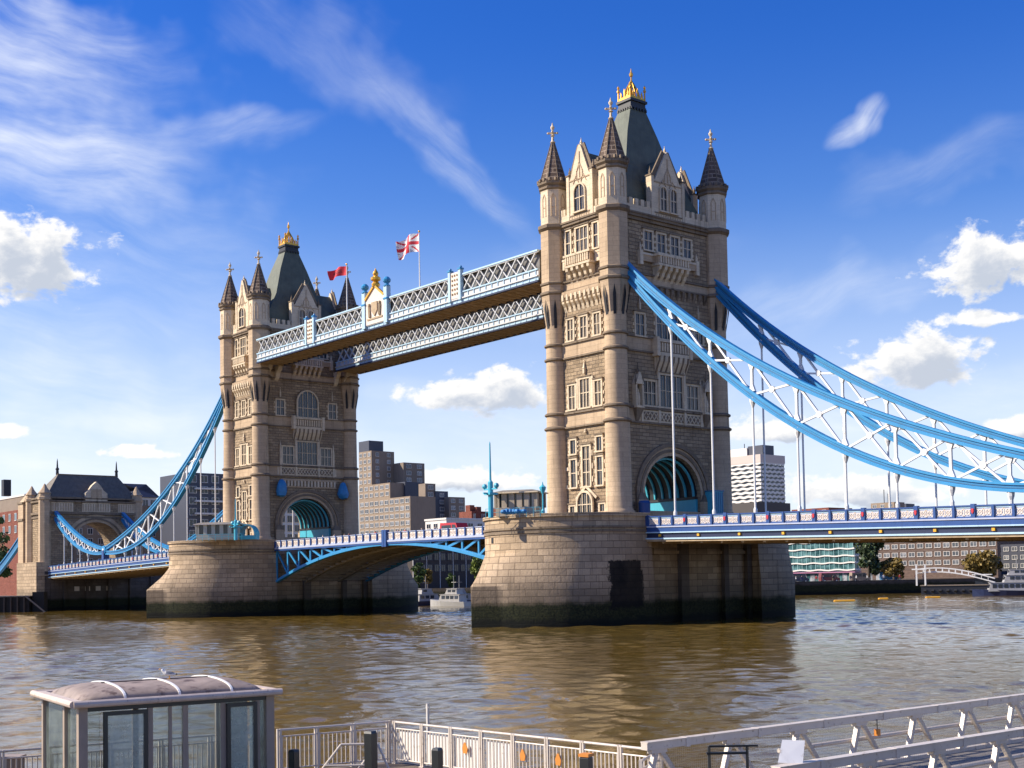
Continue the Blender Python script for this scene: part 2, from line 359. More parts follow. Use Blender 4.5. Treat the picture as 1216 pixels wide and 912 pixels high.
def river():
    """one sheet: wind waves modelled where they are near enough to see, flat beyond"""
    rs = np.random.RandomState(3)
    gx = np.concatenate([np.arange(-190, -62, 1.0), np.arange(-62, 10, .5), np.arange(10, 112.1, .3)])
    gy = np.concatenate([np.arange(-112, -40, .3), np.arange(-40, 40, .5), np.arange(40, 190.1, 1.0)])
    X, Y = np.meshgrid(gx, gy); step = np.maximum(np.gradient(gx)[None, :], np.gradient(gy)[:, None])
    H = np.zeros_like(X)
    for k in range(80):
        lam = .85*(6.0/.85)**rs.rand(); a = R(200)+rs.randn()*.8; kk = 2*math.pi/lam
        ph = kk*(X*math.cos(a)+Y*math.sin(a))+rs.rand()*6.28
        ph = ph+1.1*np.sin(X*.17*math.sin(a+1)+Y*.19+k)
        amp = .0125*lam**.55*(.6+.8*rs.rand()); sw = np.sin(ph)
        H += amp*(sw+.25*np.cos(2*ph))*np.clip(lam/step/2.5-.6, 0, 1)
    mod = .72+.42*np.sin(X*.05+1.2*np.sin(Y*.043))*np.sin(Y*.061+1.7*np.sin(X*.031))
    edge = np.minimum(np.minimum(X+190, 112-X), np.minimum(Y+112, 190-Y))
    H = H*mod*np.clip(edge/14, 0, 1)*.35
    H[0, :] = H[-1, :] = 0; H[:, 0] = H[:, -1] = 0
    ny, nx = X.shape
    V = np.stack([X.ravel(), Y.ravel(), (WZ+H).ravel()], 1)
    i = np.arange(nx-1)[None, :]+np.arange(ny-1)[:, None]*nx
    Fq = np.stack([i, i+1, i+nx+1, i+nx], -1).reshape(-1, 4)
    x0, x1, y0, y1 = gx[0], gx[-1], gy[0], gy[-1]; o = len(V)
    big = [(-3000, -3500), (3000, -3500), (3000, 6000), (-3000, 6000)]
    V = np.concatenate([V, [(x, y, WZ) for x, y in big]])
    c = [0, nx-1, nx*ny-1, nx*(ny-1)]
    faces = Fq.tolist()+[[o, o+1]+list(range(nx-1, -1, -1)), [o+1, o+2]+[nx*r+nx-1 for r in range(ny-1, -1, -1)], [o+2, o+3]+[nx*(ny-1)+q for q in range(nx)], [o+3, o]+[nx*r for r in range(ny)]]
    me = bpy.data.meshes.new('river_water'); me.from_pydata(V.tolist(), [], faces); me.materials.append(WATER)
    me.polygons.foreach_set('use_smooth', [True]*len(me.polygons)); me.update()
    return put('river_water', me)
struct(river())

# ------------------------------------------------------------------ piers
def gothic(hw, y_s, y_t, n=24):
    """half outline (one end) from +hw,y_s round the pointed tip to -hw; y_t beyond y_s in the same direction"""
    pts = []
    for k in range(n+1):
        t = k/n; pts.append((hw*(1-t**1.7), y_s+(y_t-y_s)*t**.92))
    return pts+[(-x, y) for x, y in reversed(pts[:-1])]
def round_end(hw, yc, sgn, n=24):
    return [(hw*math.cos(math.pi*k/(2*n)), yc+sgn*hw*math.sin(math.pi*k/(2*n))) for k in range(2*n+1)]
def make_pier(x0, label):
    root = thing('bridge_pier', label, 'bridge pier', (x0, 0, -2.5), 0, 'stone river piers of the bridge')
    off = (0, 0, -2.5)
    RX = 8.5; Y0, Y1 = -8.6, 9.3
    def side(pts, inset=0):
        return pts
    bs = gothic(10.32, -12, -25.75); bn = [(-x, -y) for x, y in gothic(10.32, -12.5, -26)]
    ds = [(x, y) for x, y in round_end(10, -11, -1)]; dn = [(-x, -y) for x, y in round_end(10, -11.5, -1)]
    # ring order: S end from +x to -x, then N end from -x to +x ; recess on both long sides
    def ring(S, N, hx):
        return S+[(-hx, Y0), (-RX, Y0+.03), (-RX, Y1-.03), (-hx, Y1)]+N+[(hx, Y1), (RX, Y1-.03), (RX, Y0+.03), (hx, Y0)]
    b_ = ring(bs, bn, 10.32); d_ = ring(ds, dn, 10.0)
    m = MB(); n = len(b_)
    levels = [(b_, -2.5), (b_, 4.75), (d_, 8.3), (d_, 12.25)]
    vs = []; fs = []
    for rg, z in levels:
        vs += [(x, y, z) for x, y in rg]
    for i in range(3):
        for k in range(n): fs.append((i*n+k, i*n+(k+1) % n, (i+1)*n+(k+1) % n, (i+1)*n+k))
    fs.append(tuple(3*n+k for k in range(n)))
    m.add(vs, fs, MATS['pier_granite'] if x0 == 0 else PIER); m.build('pier_wall', root, off=off, smooth=True)
    # string mouldings and coping on the two round ends
    m = MB()
    for z0, z1, r in ((10.35, 10.6, 10.12), (10.78, 11.0, 10.18), (12.05, 12.42, 10.22)):
        for yc, sg, lim in ((-11, -1, Y0), (11.5, 1, Y1)):
            o_ = round_end(r, yc, sg); i_ = round_end(9.7, yc, sg)
            o_ = [(r, lim)]+o_+[(-r, lim)]; i_ = [(9.7, lim)]+i_+[(-9.7, lim)]
            m.ring(o_, i_, 'z', z0, z1, WEATH if z0 < 12 else PIER); m.cut()
    m.build_pieces('coping', root, off=off)
    m = MB()
    for sx in (1, -1):
        x = RX*sx
        for ya, yb in ((-8.5, -7.9), (-3.0, -1.7), (4.3, 5.1), (8.4, 9.2)):
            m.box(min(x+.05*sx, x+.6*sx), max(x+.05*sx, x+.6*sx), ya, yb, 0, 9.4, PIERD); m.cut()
        m.box(min(x, x+.3*sx)+.01, max(x, x+.3*sx), -7.9, 8.4, 8.0, 8.35, PIER); m.cut()
    m.build_pieces('recess_pilaster', root, off=off)
    m = MB()
    for u_, z_ in ((35, 9.75), (60, 9.75)):
        a = R(-90-u_+20); 
        x, y = 10*math.cos(a), -11+10*math.sin(a)
        t = Vector((-math.sin(a), math.cos(a), 0)); nrm = Vector((math.cos(a), math.sin(a), 0))
        c = Vector((x, y, z_)); 
        m.hexa([c-t*.28-nrm*.3-Vector((0, 0, .3)), c+t*.28-nrm*.3-Vector((0, 0, .3)), c+t*.28+nrm*.03-Vector((0, 0, .3)), c-t*.28+nrm*.03-Vector((0, 0, .3)),
                c-t*.28-nrm*.3+Vector((0, 0, .3)), c+t*.28-nrm*.3+Vector((0, 0, .3)), c+t*.28+nrm*.03+Vector((0, 0, .3)), c-t*.28+nrm*.03+Vector((0, 0, .3))], DARK); m.cut()
    m.build_pieces('drain_opening', root, off=off)
    return root
make_pier(0, 'granite pier with pointed cutwater carrying the nearer bridge tower')
make_pier(-82.3, 'granite pier with pointed cutwater carrying the farther bridge tower')

# ------------------------------------------------------------------ towers
TB = 12.25
WX, WY = 5.3, 8.6
WCACHE = {}
def window_mesh(w_, h_, cols, rows, head='flat', sur=.24):
    """limestone surround with mullions; origin at sill centre on the wall plane, -y outwards"""
    key = (w_, h_, cols, rows, head, sur)
    if key in WCACHE: return WCACHE[key]
    f = MB(); g_ = MB(); hw = w_/2
    if head == 'flat':
        f.box(-hw-sur, -hw, -.17, .05, -.1, h_, PORT); f.box(hw, hw+sur, -.17, .05, -.1, h_, PORT)
        f.box(-hw-sur, hw+sur, -.2, .05, h_, h_+sur, PORT)
        f.box(-hw-sur-.08, hw+sur+.08, -.3, .05, -.28, -.1, PORT)
        f.box(-hw-sur-.1, hw+sur+.1, -.3, .05, h_+sur, h_+sur+.12, WEATH)
        for k in range(3):   # toothed quoins
            z = h_*(k+.25)/3
            f.box(-hw-sur-.2, -hw-sur, -.1, .05, z, z+h_*.14, PORT); f.box(hw+sur, hw+sur+.2, -.1, .05, z, z+h_*.14, PORT)
        g_.box(-hw, hw, -.03, .04, -.1, h_, GLASS)
        top = h_
    else:
        n = 14; sp = h_-hw*(1.0 if head == 'round' else 1.15)
        arc = [(hw*math.cos(math.pi*k/n), sp+(h_-sp)*math.sin(math.pi*k/n)**(1 if head == 'round' else .85)) for k in range(n+1)]
        oarc = [((hw+sur)*math.cos(math.pi*k/n), sp+(h_-sp+sur)*math.sin(math.pi*k/n)**(1 if head == 'round' else .85)) for k in range(n+1)]
        f.ring([(hw+sur, -.1)]+oarc+[(-hw-sur, -.1)], [(hw, -.1)]+arc+[(-hw, -.1)], 'y', -.2, .05, PORT)
        f.box(-hw-sur-.08, hw+sur+.08, -.3, .05, -.28, -.1, PORT)
        g_.prism([(hw, -.1)]+arc+[(-hw, -.1)], 'y', -.03, .04, GLASS)
        top = h_-.15*hw
    for c in range(1, cols):
        x = -hw+w_*c/cols
        zz = h_ if head == 'flat' else sp+(h_-sp)*math.sqrt(max(0, 1-(x/hw)**2))
        f.box(x-.055, x+.055, -.12, .0, -.1, zz, PORT)
    for r in range(1, rows):
        z = h_*r/rows
        if head != 'flat' and z > sp: continue
        f.box(-hw, hw, -.11, .0, z-.05, z+.05, PORT)
    # fine glazing bars
    for c in range(cols):
        x = -hw+w_*(c+.5)/cols
        g_.box(x-.018, x+.018, -.05, -.03, -.1, top*.97 if head != 'flat' else h_, PORT)
    WCACHE[key] = (f.mesh('window_frame'), g_.mesh('window_pane')); return WCACHE[key]
FACE = {'S': lambda h, n: ((h, -WY-n, 0), 0.), 'E': lambda h, n: ((WX+n, h, 0), math.pi/2), 'N': lambda h, n: ((-h, WY+n, 0), math.pi), 'W': lambda h, n: ((-WX-n, -h, 0), -math.pi/2)}
def add_window(root, face, h, z, w_, h_, cols=2, rows=2, head='flat', n=0., sur=.24):
    fm, gm = window_mesh(w_, h_, cols, rows, head, sur)
    loc, rz = FACE[face](h, n)
    o = put('window', fm, root, (loc[0], loc[1], z-TB), rz)
    put('pane', gm, o)
    return o
MC = {}
def decor(root, name, face, key, fn, n=0.):
    """a piece built on a face (x along the face, -y outwards, world z), cached and reused"""
    if key not in MC:
        m_ = MB(); fn(m_)
        if hasattr(m_, 'cuts'):
            MC[key] = []
            for (v0, f0), (v1, f1) in zip(m_.cuts, m_.cuts[1:]):
                p = MB(); p.v = m_.v[v0:v1]; p.f = [[i-v0 for i in f] for f in m_.f[f0:f1]]
                for k in m_.mi[f0:f1]: p.mi.append(p.mid(m_.mats[k]))
                MC[key].append(p.mesh(name, off=(0, 0, TB)))
        else: MC[key] = [m_.mesh(name, off=(0, 0, TB))]
    loc, rz = FACE[face](0, n)
    return [put(name, me, root, loc, rz) for me in MC[key]][0]

def arc_pts(hw, zs, rise, n=20, p=1.):
    return [(hw*math.cos(math.pi*k/n), zs+rise*math.sin(math.pi*k/n)**p) for k in range(n+1)]
def string_ring(m, z0, z1, prj, mat):
    for a in ((-WX-prj, WX+prj, -WY-prj, -WY+.02), (-WX-prj, WX+prj, WY-.02, WY+prj)): m.box(*a, z0, z1, mat)
    for a in ((-WX-prj, -WX+.02, -WY+.021, WY-.021), (WX-.02, WX+prj, -WY+.021, WY-.021)): m.box(*a, z0, z1, mat)

def turret_meshes():
    m = MB()
    low = [(1.75, 12.0), (1.75, 12.7), (1.62, 12.9), (1.5, 13.3), (1.44, 22.75), (1.44, 22.76)]
    m.lathe([(1.8, 12.0), (1.8, 12.75), (1.62, 13.0), (1.5, 13.2), (1.42, 22.8)], 0, 0, 20, ASH)
    m.lathe([(1.42, 22.8), (1.66, 22.95), (1.66, 23.12), (1.38, 23.3)], 0, 0, 20, WEATH)
    m.lathe([(1.38, 23.3), (1.36, 24.5)], 0, 0, 20, ASH)
    m.lathe([(1.36, 24.5), (1.58, 24.62), (1.58, 24.8), (1.32, 24.95)], 0, 0, 20, WEATH)
    m.lathe([(1.32, 24.95), (1.28, 31.0)], 0, 0, 20, ASH)
    m.lathe([(1.28, 31.0), (1.5, 31.12), (1.5, 31.3), (1.27, 31.42)], 0, 0, 20, WEATH)
    m.lathe([(1.27, 31.42), (1.26, 32.7)], 0, 0, 20, ASH)
    m.lathe([(1.26, 32.7), (1.48, 32.82), (1.48, 33.0), (1.26, 33.1)], 0, 0, 20, WEATH)
    m.lathe([(1.26, 33.1), (1.28, 35.2)], 0, 0, 20, ASH)
    ph = math.pi/8
    m.lathe([(1.28, 35.1), (1.72, 38.2), (1.76, 38.8)], 0, 0, 8, ASH, ph)
    m.lathe([(1.76, 38.8), (1.95, 38.95), (1.95, 39.15), (1.76, 39.3)], 0, 0, 8, WEATH, ph)
    m.lathe([(1.76, 39.3), (1.76, 40.0)], 0, 0, 8, ASH, ph)
    m.lathe([(1.76, 40.0), (1.92, 40.1), (1.92, 40.28), (1.74, 40.4)], 0, 0, 8, WEATH, ph)
    m.lathe([(1.74, 40.4), (1.74, 46.5)], 0, 0, 8, ASH, ph)
    m.lathe([(1.74, 46.5), (2.06, 46.8), (2.06, 47.15), (1.8, 47.3)], 0, 0, 8, WEATH, ph)
    m.lathe([(1.68, 47.3), (1.66, 51.4)], 0, 0, 8, PORT, ph)
    for k in range(8):   # blind tracery on the upper stage, pointed clefts on the corbel stage
        a = 2*math.pi*k/8; n_ = Vector((math.cos(a), math.sin(a), 0)); t = Vector((-n_.y, n_.x, 0))
        c = n_*1.545
        for s_ in (-.26, .26):
            m.beam(c+t*s_+Vector((0, 0, 48.2)), c+t*s_+Vector((0, 0, 50.4)), .09, .12, ASH)
        m.beam(c+t*-.28+Vector((0, 0, 50.35)), c+Vector((0, 0, 50.9)), .1, .12, ASH); m.beam(c+t*.28+Vector((0, 0, 50.35)), c+Vector((0, 0, 50.9)), .1, .12, ASH)
        m.beam(c+t*-.3+Vector((0, 0, 49.3)), c+t*.3+Vector((0, 0, 49.3)), .1, .1, ASH)
        m.add([n_*1.13+t*-.17+Vector((0, 0, 34.9)), n_*1.13+t*.17+Vector((0, 0, 34.9)), n_*1.66+t*.17+Vector((0, 0, 37.2)), n_*1.66+Vector((0, 0, 38.3)), n_*1.66+t*-.17+Vector((0, 0, 37.2)),
               n_*1.27+t*-.17+Vector((0, 0, 34.9)), n_*1.27+t*.17+Vector((0, 0, 34.9)), n_*1.675+t*.17+Vector((0, 0, 37.2)), n_*1.675+Vector((0, 0, 38.3)), n_*1.675+t*-.17+Vector((0, 0, 37.2))],
              [(5, 6, 7, 8, 9), (0, 1, 6, 5), (1, 2, 7, 6), (2, 3, 8, 7), (3, 4, 9, 8), (4, 0, 5, 9)], DARK)
    body = m.mesh('turret', True, (0, 0, TB))
    m = MB()
    m.lathe([(1.66, 51.4), (1.86, 51.55), (1.86, 51.75), (1.72, 51.85), (1.98, 52.1), (1.98, 52.4)], 0, 0, 8, WEATH, ph)
    for k in range(16):
        a = 2*math.pi*(k+.5)/16; m.box(1.82*math.cos(a)-.14, 1.82*math.cos(a)+.14, 1.82*math.sin(a)-.14, 1.82*math.sin(a)+.14, 52.4, 52.75, WEATH)
    m.lathe([(1.72, 52.38), (.22, 57.4)], 0, 0, 8, SPIRE, ph)
    for k in range(8):
        a = ph+2*math.pi*k/8; m.beam((1.72*math.cos(a), 1.72*math.sin(a), 52.4), (.22*math.cos(a), .22*math.sin(a), 57.4), .1, .1, WEATH)
    spire = m.mesh('spire', False, (0, 0, TB))
    m = MB()
    m.lathe([(.22, 57.35), (.34, 57.5), (.16, 57.7), (.13, 58.2), (.3, 58.3), (.13, 58.42), (.11, 59.0), (.22, 59.15), (.26, 59.35), (.12, 59.55), (.03, 59.9)], 0, 0, 8, PORT)
    for a in range(4):
        c, s_ = math.cos(R(45+90*a)), math.sin(R(45+90*a)); m.beam((0, 0, 58.62), (c*.5, s_*.5, 58.62), .16, .2, PORT); m.ball((c*.55, s_*.55, 58.62), .16, PORT, 6)
    fin = m.mesh('finial', True, (0, 0, TB))
    return body, spire, fin
TUR = turret_meshes()

def balusters(m, x0, x1, y, z0, z1, pitch, mat, t=.1):
    n = max(1, round((x1-x0)/pitch))
    for k in range(n):
        x = x0+(x1-x0)*(k+.5)/n; m.box(x-pitch*.28, x+pitch*.28, y-t, y+t, z0, z1, mat)
def pinnacle(m, x, y, z0, h_, r, mat):
    m.lathe([(r, z0), (r, z0+h_*.35), (r*1.35, z0+h_*.4), (r*.9, z0+h_*.46), (r*.15, z0+h_*.9), (r*.45, z0+h_*.93), (.02, z0+h_)], x, y, 4, mat, math.pi/4)

def gable_fn(hw, z0, zs, zp):
    def fn(m):
        poly = [(-hw, z0), (hw, z0), (hw, zs), (hw*.8, zs+.1), (.28, zp-.35), (0, zp), (-.28, zp-.35), (-hw*.8, zs+.1), (-hw, zs)]
        m.prism(poly, 'y', -.25, .55, PORT)
        # coping strips, finials, shoulder pinnacles, blind tracery
        for s_ in (-1, 1):
            m.beam((s_*hw*.86, .1, zs), (s_*.1, .1, zp-.1), 1.0, .2, WEATH, (0, 1, 0))
            m.box(s_*hw-.22 if s_ > 0 else -hw-.22, s_*hw+.22 if s_ > 0 else -hw+.22, -.35, .5, z0, zs+.45, PORT)
            m.box(s_*hw-.3, s_*hw+.3, -.42, .58, zs+.45, zs+.62, WEATH)
            pinnacle(m, s_*hw, .05, zs+.6, 1.0, .17, WEATH)
            m.beam((s_*hw*.55, -.28, zs-.6), (s_*hw*.3, -.28, zs+.25), .1, .1, ASH); m.beam((s_*hw*.1, -.28, zs-.6), (s_*hw*.3, -.28, zs+.25), .1, .1, ASH)
            m.beam((s_*.5, -.28, zs+.7), (0, -.28, zs+1.7), .1, .1, ASH); m.box(s_*.5-.06, s_*.5+.06, -.33, -.22, zs+.1, zs+.75, ASH)
        m.box(-.06, .06, -.33, -.22, zs, zp-.9, ASH); m.box(-hw+.2, hw-.2, -.33, -.22, zs-.25, zs-.1, ASH)
        m.box(-hw+.2, hw-.2, -.34, -.22, z0+.9, z0+1.05, WEATH)
        balusters(m, -hw+.4, hw-.4, -.27, z0+.25, z0+.85, .4, ASH, .05)
        pinnacle(m, 0, .1, zp-.15, .9, .16, PORT)
    return fn

def make_tower(x0, label, near):
    root = thing('bridge_tower', label, 'bridge tower', (x0, 0, TB), 0, 'stone towers of the bridge')
    off = (0, 0, TB)
    # shaft with the road arch through it
    m = MB(); AH, ZS, RI = 4.75, 14.9, 4.55
    ap = arc_pts(AH, ZS, RI, 24)
    m.prism([(-WY, 11.4), (-AH, 11.4)]+ap[::-1]+[(AH, 11.4), (WY, 11.4), (WY, 46.9), (-WY, 46.9)], 'x', -WX, WX, GRAN)
    m.build('tower_wall', root, off=off)
    m = MB()
    for z0, z1 in ((23.1, 24.55), (31.25, 32.75), (39.15, 40.05)):
        string_ring(m, z0, z1, .06, ASH); m.cut()
    string_ring(m, 12.0, 13.0, .12, ASH); m.cut()
    m.build_pieces('ashlar_band', root, off=off)
    m = MB()
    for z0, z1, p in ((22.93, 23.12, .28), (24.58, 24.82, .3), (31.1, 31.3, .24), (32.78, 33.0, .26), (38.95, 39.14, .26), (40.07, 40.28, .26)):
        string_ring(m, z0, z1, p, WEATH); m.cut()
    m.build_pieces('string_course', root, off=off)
    m = MB()
    for z0, z1, p, mt in ((46.3, 46.65, .25, WEATH), (46.65, 46.95, .5, WEATH), (46.95, 47.15, .62, WEATH), (47.15, 48.0, .28, PORT)):
        string_ring(m, z0, z1, p, mt)
    for h in np.arange(-7.1, 7.2, .95):
        if abs(h) < 2.9: continue
        for x in (WX, -WX): m.box(x-.05, x+.3 if x > 0 else x+.05, h-.26, h+.26, 48.0, 48.75, PORT) if x > 0 else m.box(x-.3, x+.05, h-.26, h+.26, 48.0, 48.75, PORT)
    for h in (-3.2, -2.7, 2.7, 3.2):
        m.box(h-.18, h+.18, -WY-.3, -WY+.05, 48.0, 48.75, PORT); m.box(h-.18, h+.18, WY-.05, WY+.3, 48.0, 48.75, PORT)
    m.build('parapet', root, off=off)
    # arch mouldings on both road faces
    def rings(m_):
        for k, (h0, h1, y) in enumerate(((4.75, 5.15, .08), (5.15, 5.5, .2), (5.5, 5.75, .1), (5.75, 6.2, .3))):
            o_ = [(h1, 11.4)]+arc_pts(h1, ZS, RI+h1-4.75, 24)+[(-h1, 11.4)]; i_ = [(h0, 11.4)]+arc_pts(h0, ZS, RI+h0-4.75, 24)+[(-h0, 11.4)]
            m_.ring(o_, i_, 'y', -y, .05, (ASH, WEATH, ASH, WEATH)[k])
        for s_ in (-1, 1):
            m_.box(s_*5.4-.75, s_*5.4+.75, -.55, .02, 11.4, 14.2, ASH); m_.frustum((s_*5.4-.75, s_*5.4+.75, -.55, .02), 14.2, (s_*5.4-.4, s_*5.4+.4, -.32, .02), 15.0, WEATH)
    decor(root, 'arch_moulding', 'E', 'rings', rings); decor(root, 'arch_moulding', 'W', 'rings', rings)
    # iron lining of the arch
    def lining(m_):
        o_ = arc_pts(4.74, ZS, RI-.01, 20); i_ = arc_pts(4.6, ZS, RI-.15, 20)
        m_.ring(o_, i_, 'x', -WX+.6, WX-.6, DARK); m_.cut()
        for k in range(8):
            x = -WX+.9+k*(2*WX-1.8)/7
            m_.ring(i_, arc_pts(4.38, ZS, RI-.37, 20), 'x', x-.11, x+.11, TEAL); m_.cut()
    m = MB(); lining(m); m.build_pieces('vault_rib', root, off=off)
    m = MB()
    for s_ in (-1, 1):
        a, b = sorted((s_*4.73, s_*4.4)); m.box(-WX+.5, WX-.5, a, b, 11.4, 14.55, TEAL); m.box(-WX+.5, WX-.5, *sorted((s_*4.73, s_*4.3)), 14.56, 14.85, BLACK); m.cut()
    m.build_pieces('dado_panel', root, off=off)
    # corner turrets
    for sx in (-1, 1):
        for sy in (-1, 1):
            t = put('turret', TUR[0], root, (sx*4.98, sy*8.46, 0)); sp = put('spire', TUR[1], t); put('finial', TUR[2], sp)
    # main roof
    m = MB()
    lv = [((-a_, a_, -b_, b_), z_) for a_, b_, z_ in ((4.65, 7.8, 47.2), (4.1, 6.3, 50.0), (2.75, 4.0, 53.8), (1.72, 2.55, 58.4), (1.02, 1.25, 61.7))]
    for (a, za), (b, zb) in zip(lv, lv[1:]): m.frustum(a, za, b, zb, SLATE)
    for s_ in (-1, 1):   # dormer roofs behind the gables
        m.prism([(-2.3, 48.2), (2.3, 48.2), (2.3, 51.6), (0, 54.6), (-2.3, 51.6)], 'x', *sorted((s_*1.0, s_*(WX-.5))), SLATE)
        m.prism([(-1.9, 48.2), (1.9, 48.2), (1.9, 52.0), (0, 55.1), (-1.9, 52.0)], 'y', *sorted((s_*1.5, s_*(WY-.5))), SLATE)
    rf = m.build('roof', root, off=off)
    m = MB()
    m.box(-1.6, 1.6, -1.9, 1.9, 61.7, 62.0, BLACK); m.box(-1.5, 1.5, -1.8, 1.8, 62.0, 62.5, BLACK); m.box(-1.75, 1.75, -2.05, 2.05, 62.5, 62.8, BLACK)
    for k in range(6):
        for s_ in (-1, 1): m.box(*sorted((s_*1.5, s_*1.75)), -1.9+k*.7, -1.6+k*.7, 61.45, 61.75, BLACK); m.box(-1.5+k*.55, -1.25+k*.55, *sorted((s_*1.85, s_*2.05)), 61.45, 61.75, BLACK)
    m.v = [(x*.7, y*.7, z) for x, y, z in m.v]
    m.build('lead_platform', rf, off=off)
    m = MB()
    for sx in (-1, 1):
        for sy in (-1, 1):
            m.lathe([(.16, 62.8), (.13, 63.9), (.26, 64.0), (.26, 64.2), (.12, 64.3), (.24, 64.55), (.02, 64.8)], sx*1.4, sy*1.7, 6, GOLD)
        m.beam((sx*1.4, -1.7, 63.0), (sx*1.4, 1.7, 63.0), .12, .3, GOLD); m.beam((-1.4, sx*1.7, 63.0), (1.4, sx*1.7, 63.0), .12, .3, GOLD)
        for k in range(3):
            t = -.95+k*.95; h_ = .75 if k == 1 else .45
            m.prism([(t-.3, 62.95), (t+.3, 62.95), (t+.12, 63.3), (t+.2, 63.1+h_), (t, 63.45+h_), (t-.2, 63.1+h_), (t-.12, 63.3)], 'x', sx*1.4-.05, sx*1.4+.05, GOLD)
            t *= .85; m.prism([(t-.28, 62.95), (t+.28, 62.95), (t+.1, 63.3), (t+.18, 63.1+h_), (t, 63.45+h_), (t-.18, 63.1+h_), (t-.1, 63.3)], 'y', sx*1.7-.05, sx*1.7+.05, GOLD)
        for k8 in range(6):
            an = R(15+60*k8+(0 if sx > 0 else 30))
            pts = [Vector((1.35*math.cos(an)*(1-q**1.3), 1.6*math.sin(an)*(1-q**1.3), 63.0+2.4*q**.85)) for q in (0, .25, .5, .75, 1)]
            for p, q in zip(pts, pts[1:]): m.tube(p, q, .13, GOLD, 6)
    m.lathe([(.2, 64.9), (.35, 65.1), (.14, 65.35), (.12, 65.9), (.3, 66.0), (.34, 66.3), (.14, 66.5), (.1, 66.7), (.02, 67.0)], 0, 0, 8, GOLD)
    m.v = [(x*.72, y*.72, z) for x, y, z in m.v]
    m.build('gilded_crown', rf, off=off)
    # gables
    for fc, hw, z0, zs, zp, wins in (('S', 2.0, 46.7, 52.0, 55.9, ((0, 1.7, 3.0, 2),)), ('N', 2.0, 46.7, 52.0, 55.9, ((0, 1.7, 3.0, 2),)),
                                     ('E', 2.6, 46.7, 51.5, 55.2, ((-.85, 1.05, 2.7, 2), (.85, 1.05, 2.7, 2))), ('W', 2.6, 46.7, 51.5, 55.2, ((-.85, 1.05, 2.7, 2), (.85, 1.05, 2.7, 2)))):
        go_ = decor(root, 'gable', fc, ('gable', hw), gable_fn(hw, z0, zs, zp))
        for h, w_, h_, c in wins:
            fm, gm = window_mesh(w_, h_, c, 2, 'round', .16); o = put('window', fm, go_, (h, -.26, 48.1-TB)); put('pane', gm, o)
    # ---- narrow face
    fc = 'S'
    for h, w_, c in ((0, 1.9, 3), (-2.35, .7, 1), (2.35, .7, 1)): add_window(root, fc, h, 43.3, w_, 2.8, c, 2)
    for h, w_, c in ((0, 1.05, 2), (-2.25, .95, 2), (2.25, .95, 2)): add_window(root, fc, h, 33.3, w_, 2.35, c, 2, 'flat', .0)
    for h, w_, c, h_ in ((0, 1.55, 3, 3.2), (-2.2, 1.0, 2, 2.7), (2.2, 1.0, 2, 2.7)): add_window(root, fc, h, 25.2, w_, h_, c, 2)
    add_window(root, fc, 0, 16.1, 1.2, 4.5, 2, 3)
    for s_ in (-1, 1):
        add_window(root, fc, s_*2.2, 20.0, .85, 1.5, 1, 1); add_window(root, fc, s_*2.2, 16.1, .85, 3.1, 1, 2); add_window(root, fc, s_*2.5, 12.7, .75, 1.1, 1, 1)
    add_window(root, fc, 0, 12.5, 2.3, 2.75, 3, 2, 'pointed', .4)
    def balS(m_):
        m_.box(-3.3, 3.3, -.35, .05, 42.6, 42.85, PORT); m_.box(-2.2, 2.2, -1.05, .0, 41.5, 41.75, PORT); m_.box(-2.25, 2.25, -1.1, -.1, 42.75, 43.0, PORT)
        m_.box(-2.1, 2.1, -.9, 0, 41.75, 42.75, ASH); balusters(m_, -2.0, 2.0, -.98, 41.85, 42.7, .36, PORT, .07)
        m_.box(-3.2, -2.3, -.3, .02, 41.6, 42.6, PORT); m_.box(2.3, 3.2, -.3, .02, 41.6, 42.6, PORT)
        for k in range(5):
            x = -1.8+k*.9
            m_.prism([(0, 39.7), (0, 41.5), (-1.0, 41.5), (-.95, 41.1), (-.6, 40.8), (-.5, 40.4), (-.2, 40.1)], 'x', x-.2, x+.2, PORT)
    decor(root, 'balcony', fc, 'balS', balS)
    def corbelS(m_):
        m_.box(-3.3, 3.3, -.55, .02, 38.3, 38.95, ASH)
        for k in range(9):
            x = -3.0+k*.75; m_.prism([(0, 36.6), (0, 38.3), (-.55, 38.3), (-.5, 37.6), (-.2, 37.2)], 'x', x-.2, x+.2, PORT); m_.box(x-.16, x+.16, -.62, -.4, 37.9, 38.6, PORT)
    decor(root, 'corbel_table', fc, 'corbelS', corbelS)
    def trimS(m_):
        for z, h_ in ((29.0, 1.6), (22.2, .5)): pinnacle(m_, 0, -.15, z, h_, .2, PORT); m_.cut()
        m_.box(-3.4, 3.4, -.15, .02, 25.0-.1, 25.12, PORT); m_.cut()
        for s_ in (-1, 1):
            m_.box(s_*1.25-.18, s_*1.25+.18, -.2, .02, 25.121, 28.6, PORT); m_.cut(); m_.box(s_*3.4-.2, s_*3.4+.2, -.1, .02, 15.9, 16.3, PORT); m_.cut(); m_.box(s_*3.3-.25, s_*3.3+.25, -.1, .02, 18, 18.4, PORT); m_.cut()
        m_.beam((-1.7, -.2, 14.6), (0, -.2, 16.0), .16, .3, PORT); m_.beam((1.7, -.2, 14.6), (0, -.2, 16.0), .16, .3, PORT); m_.cut()
    decor(root, 'carved_trim', fc, 'trimS', trimS)
    # ---- wide road face
    fc = 'E'
    for h in (-3.3, -1.15, 1.15, 3.3): add_window(root, fc, h, 43.2, 1.25, 2.05, 2, 2)
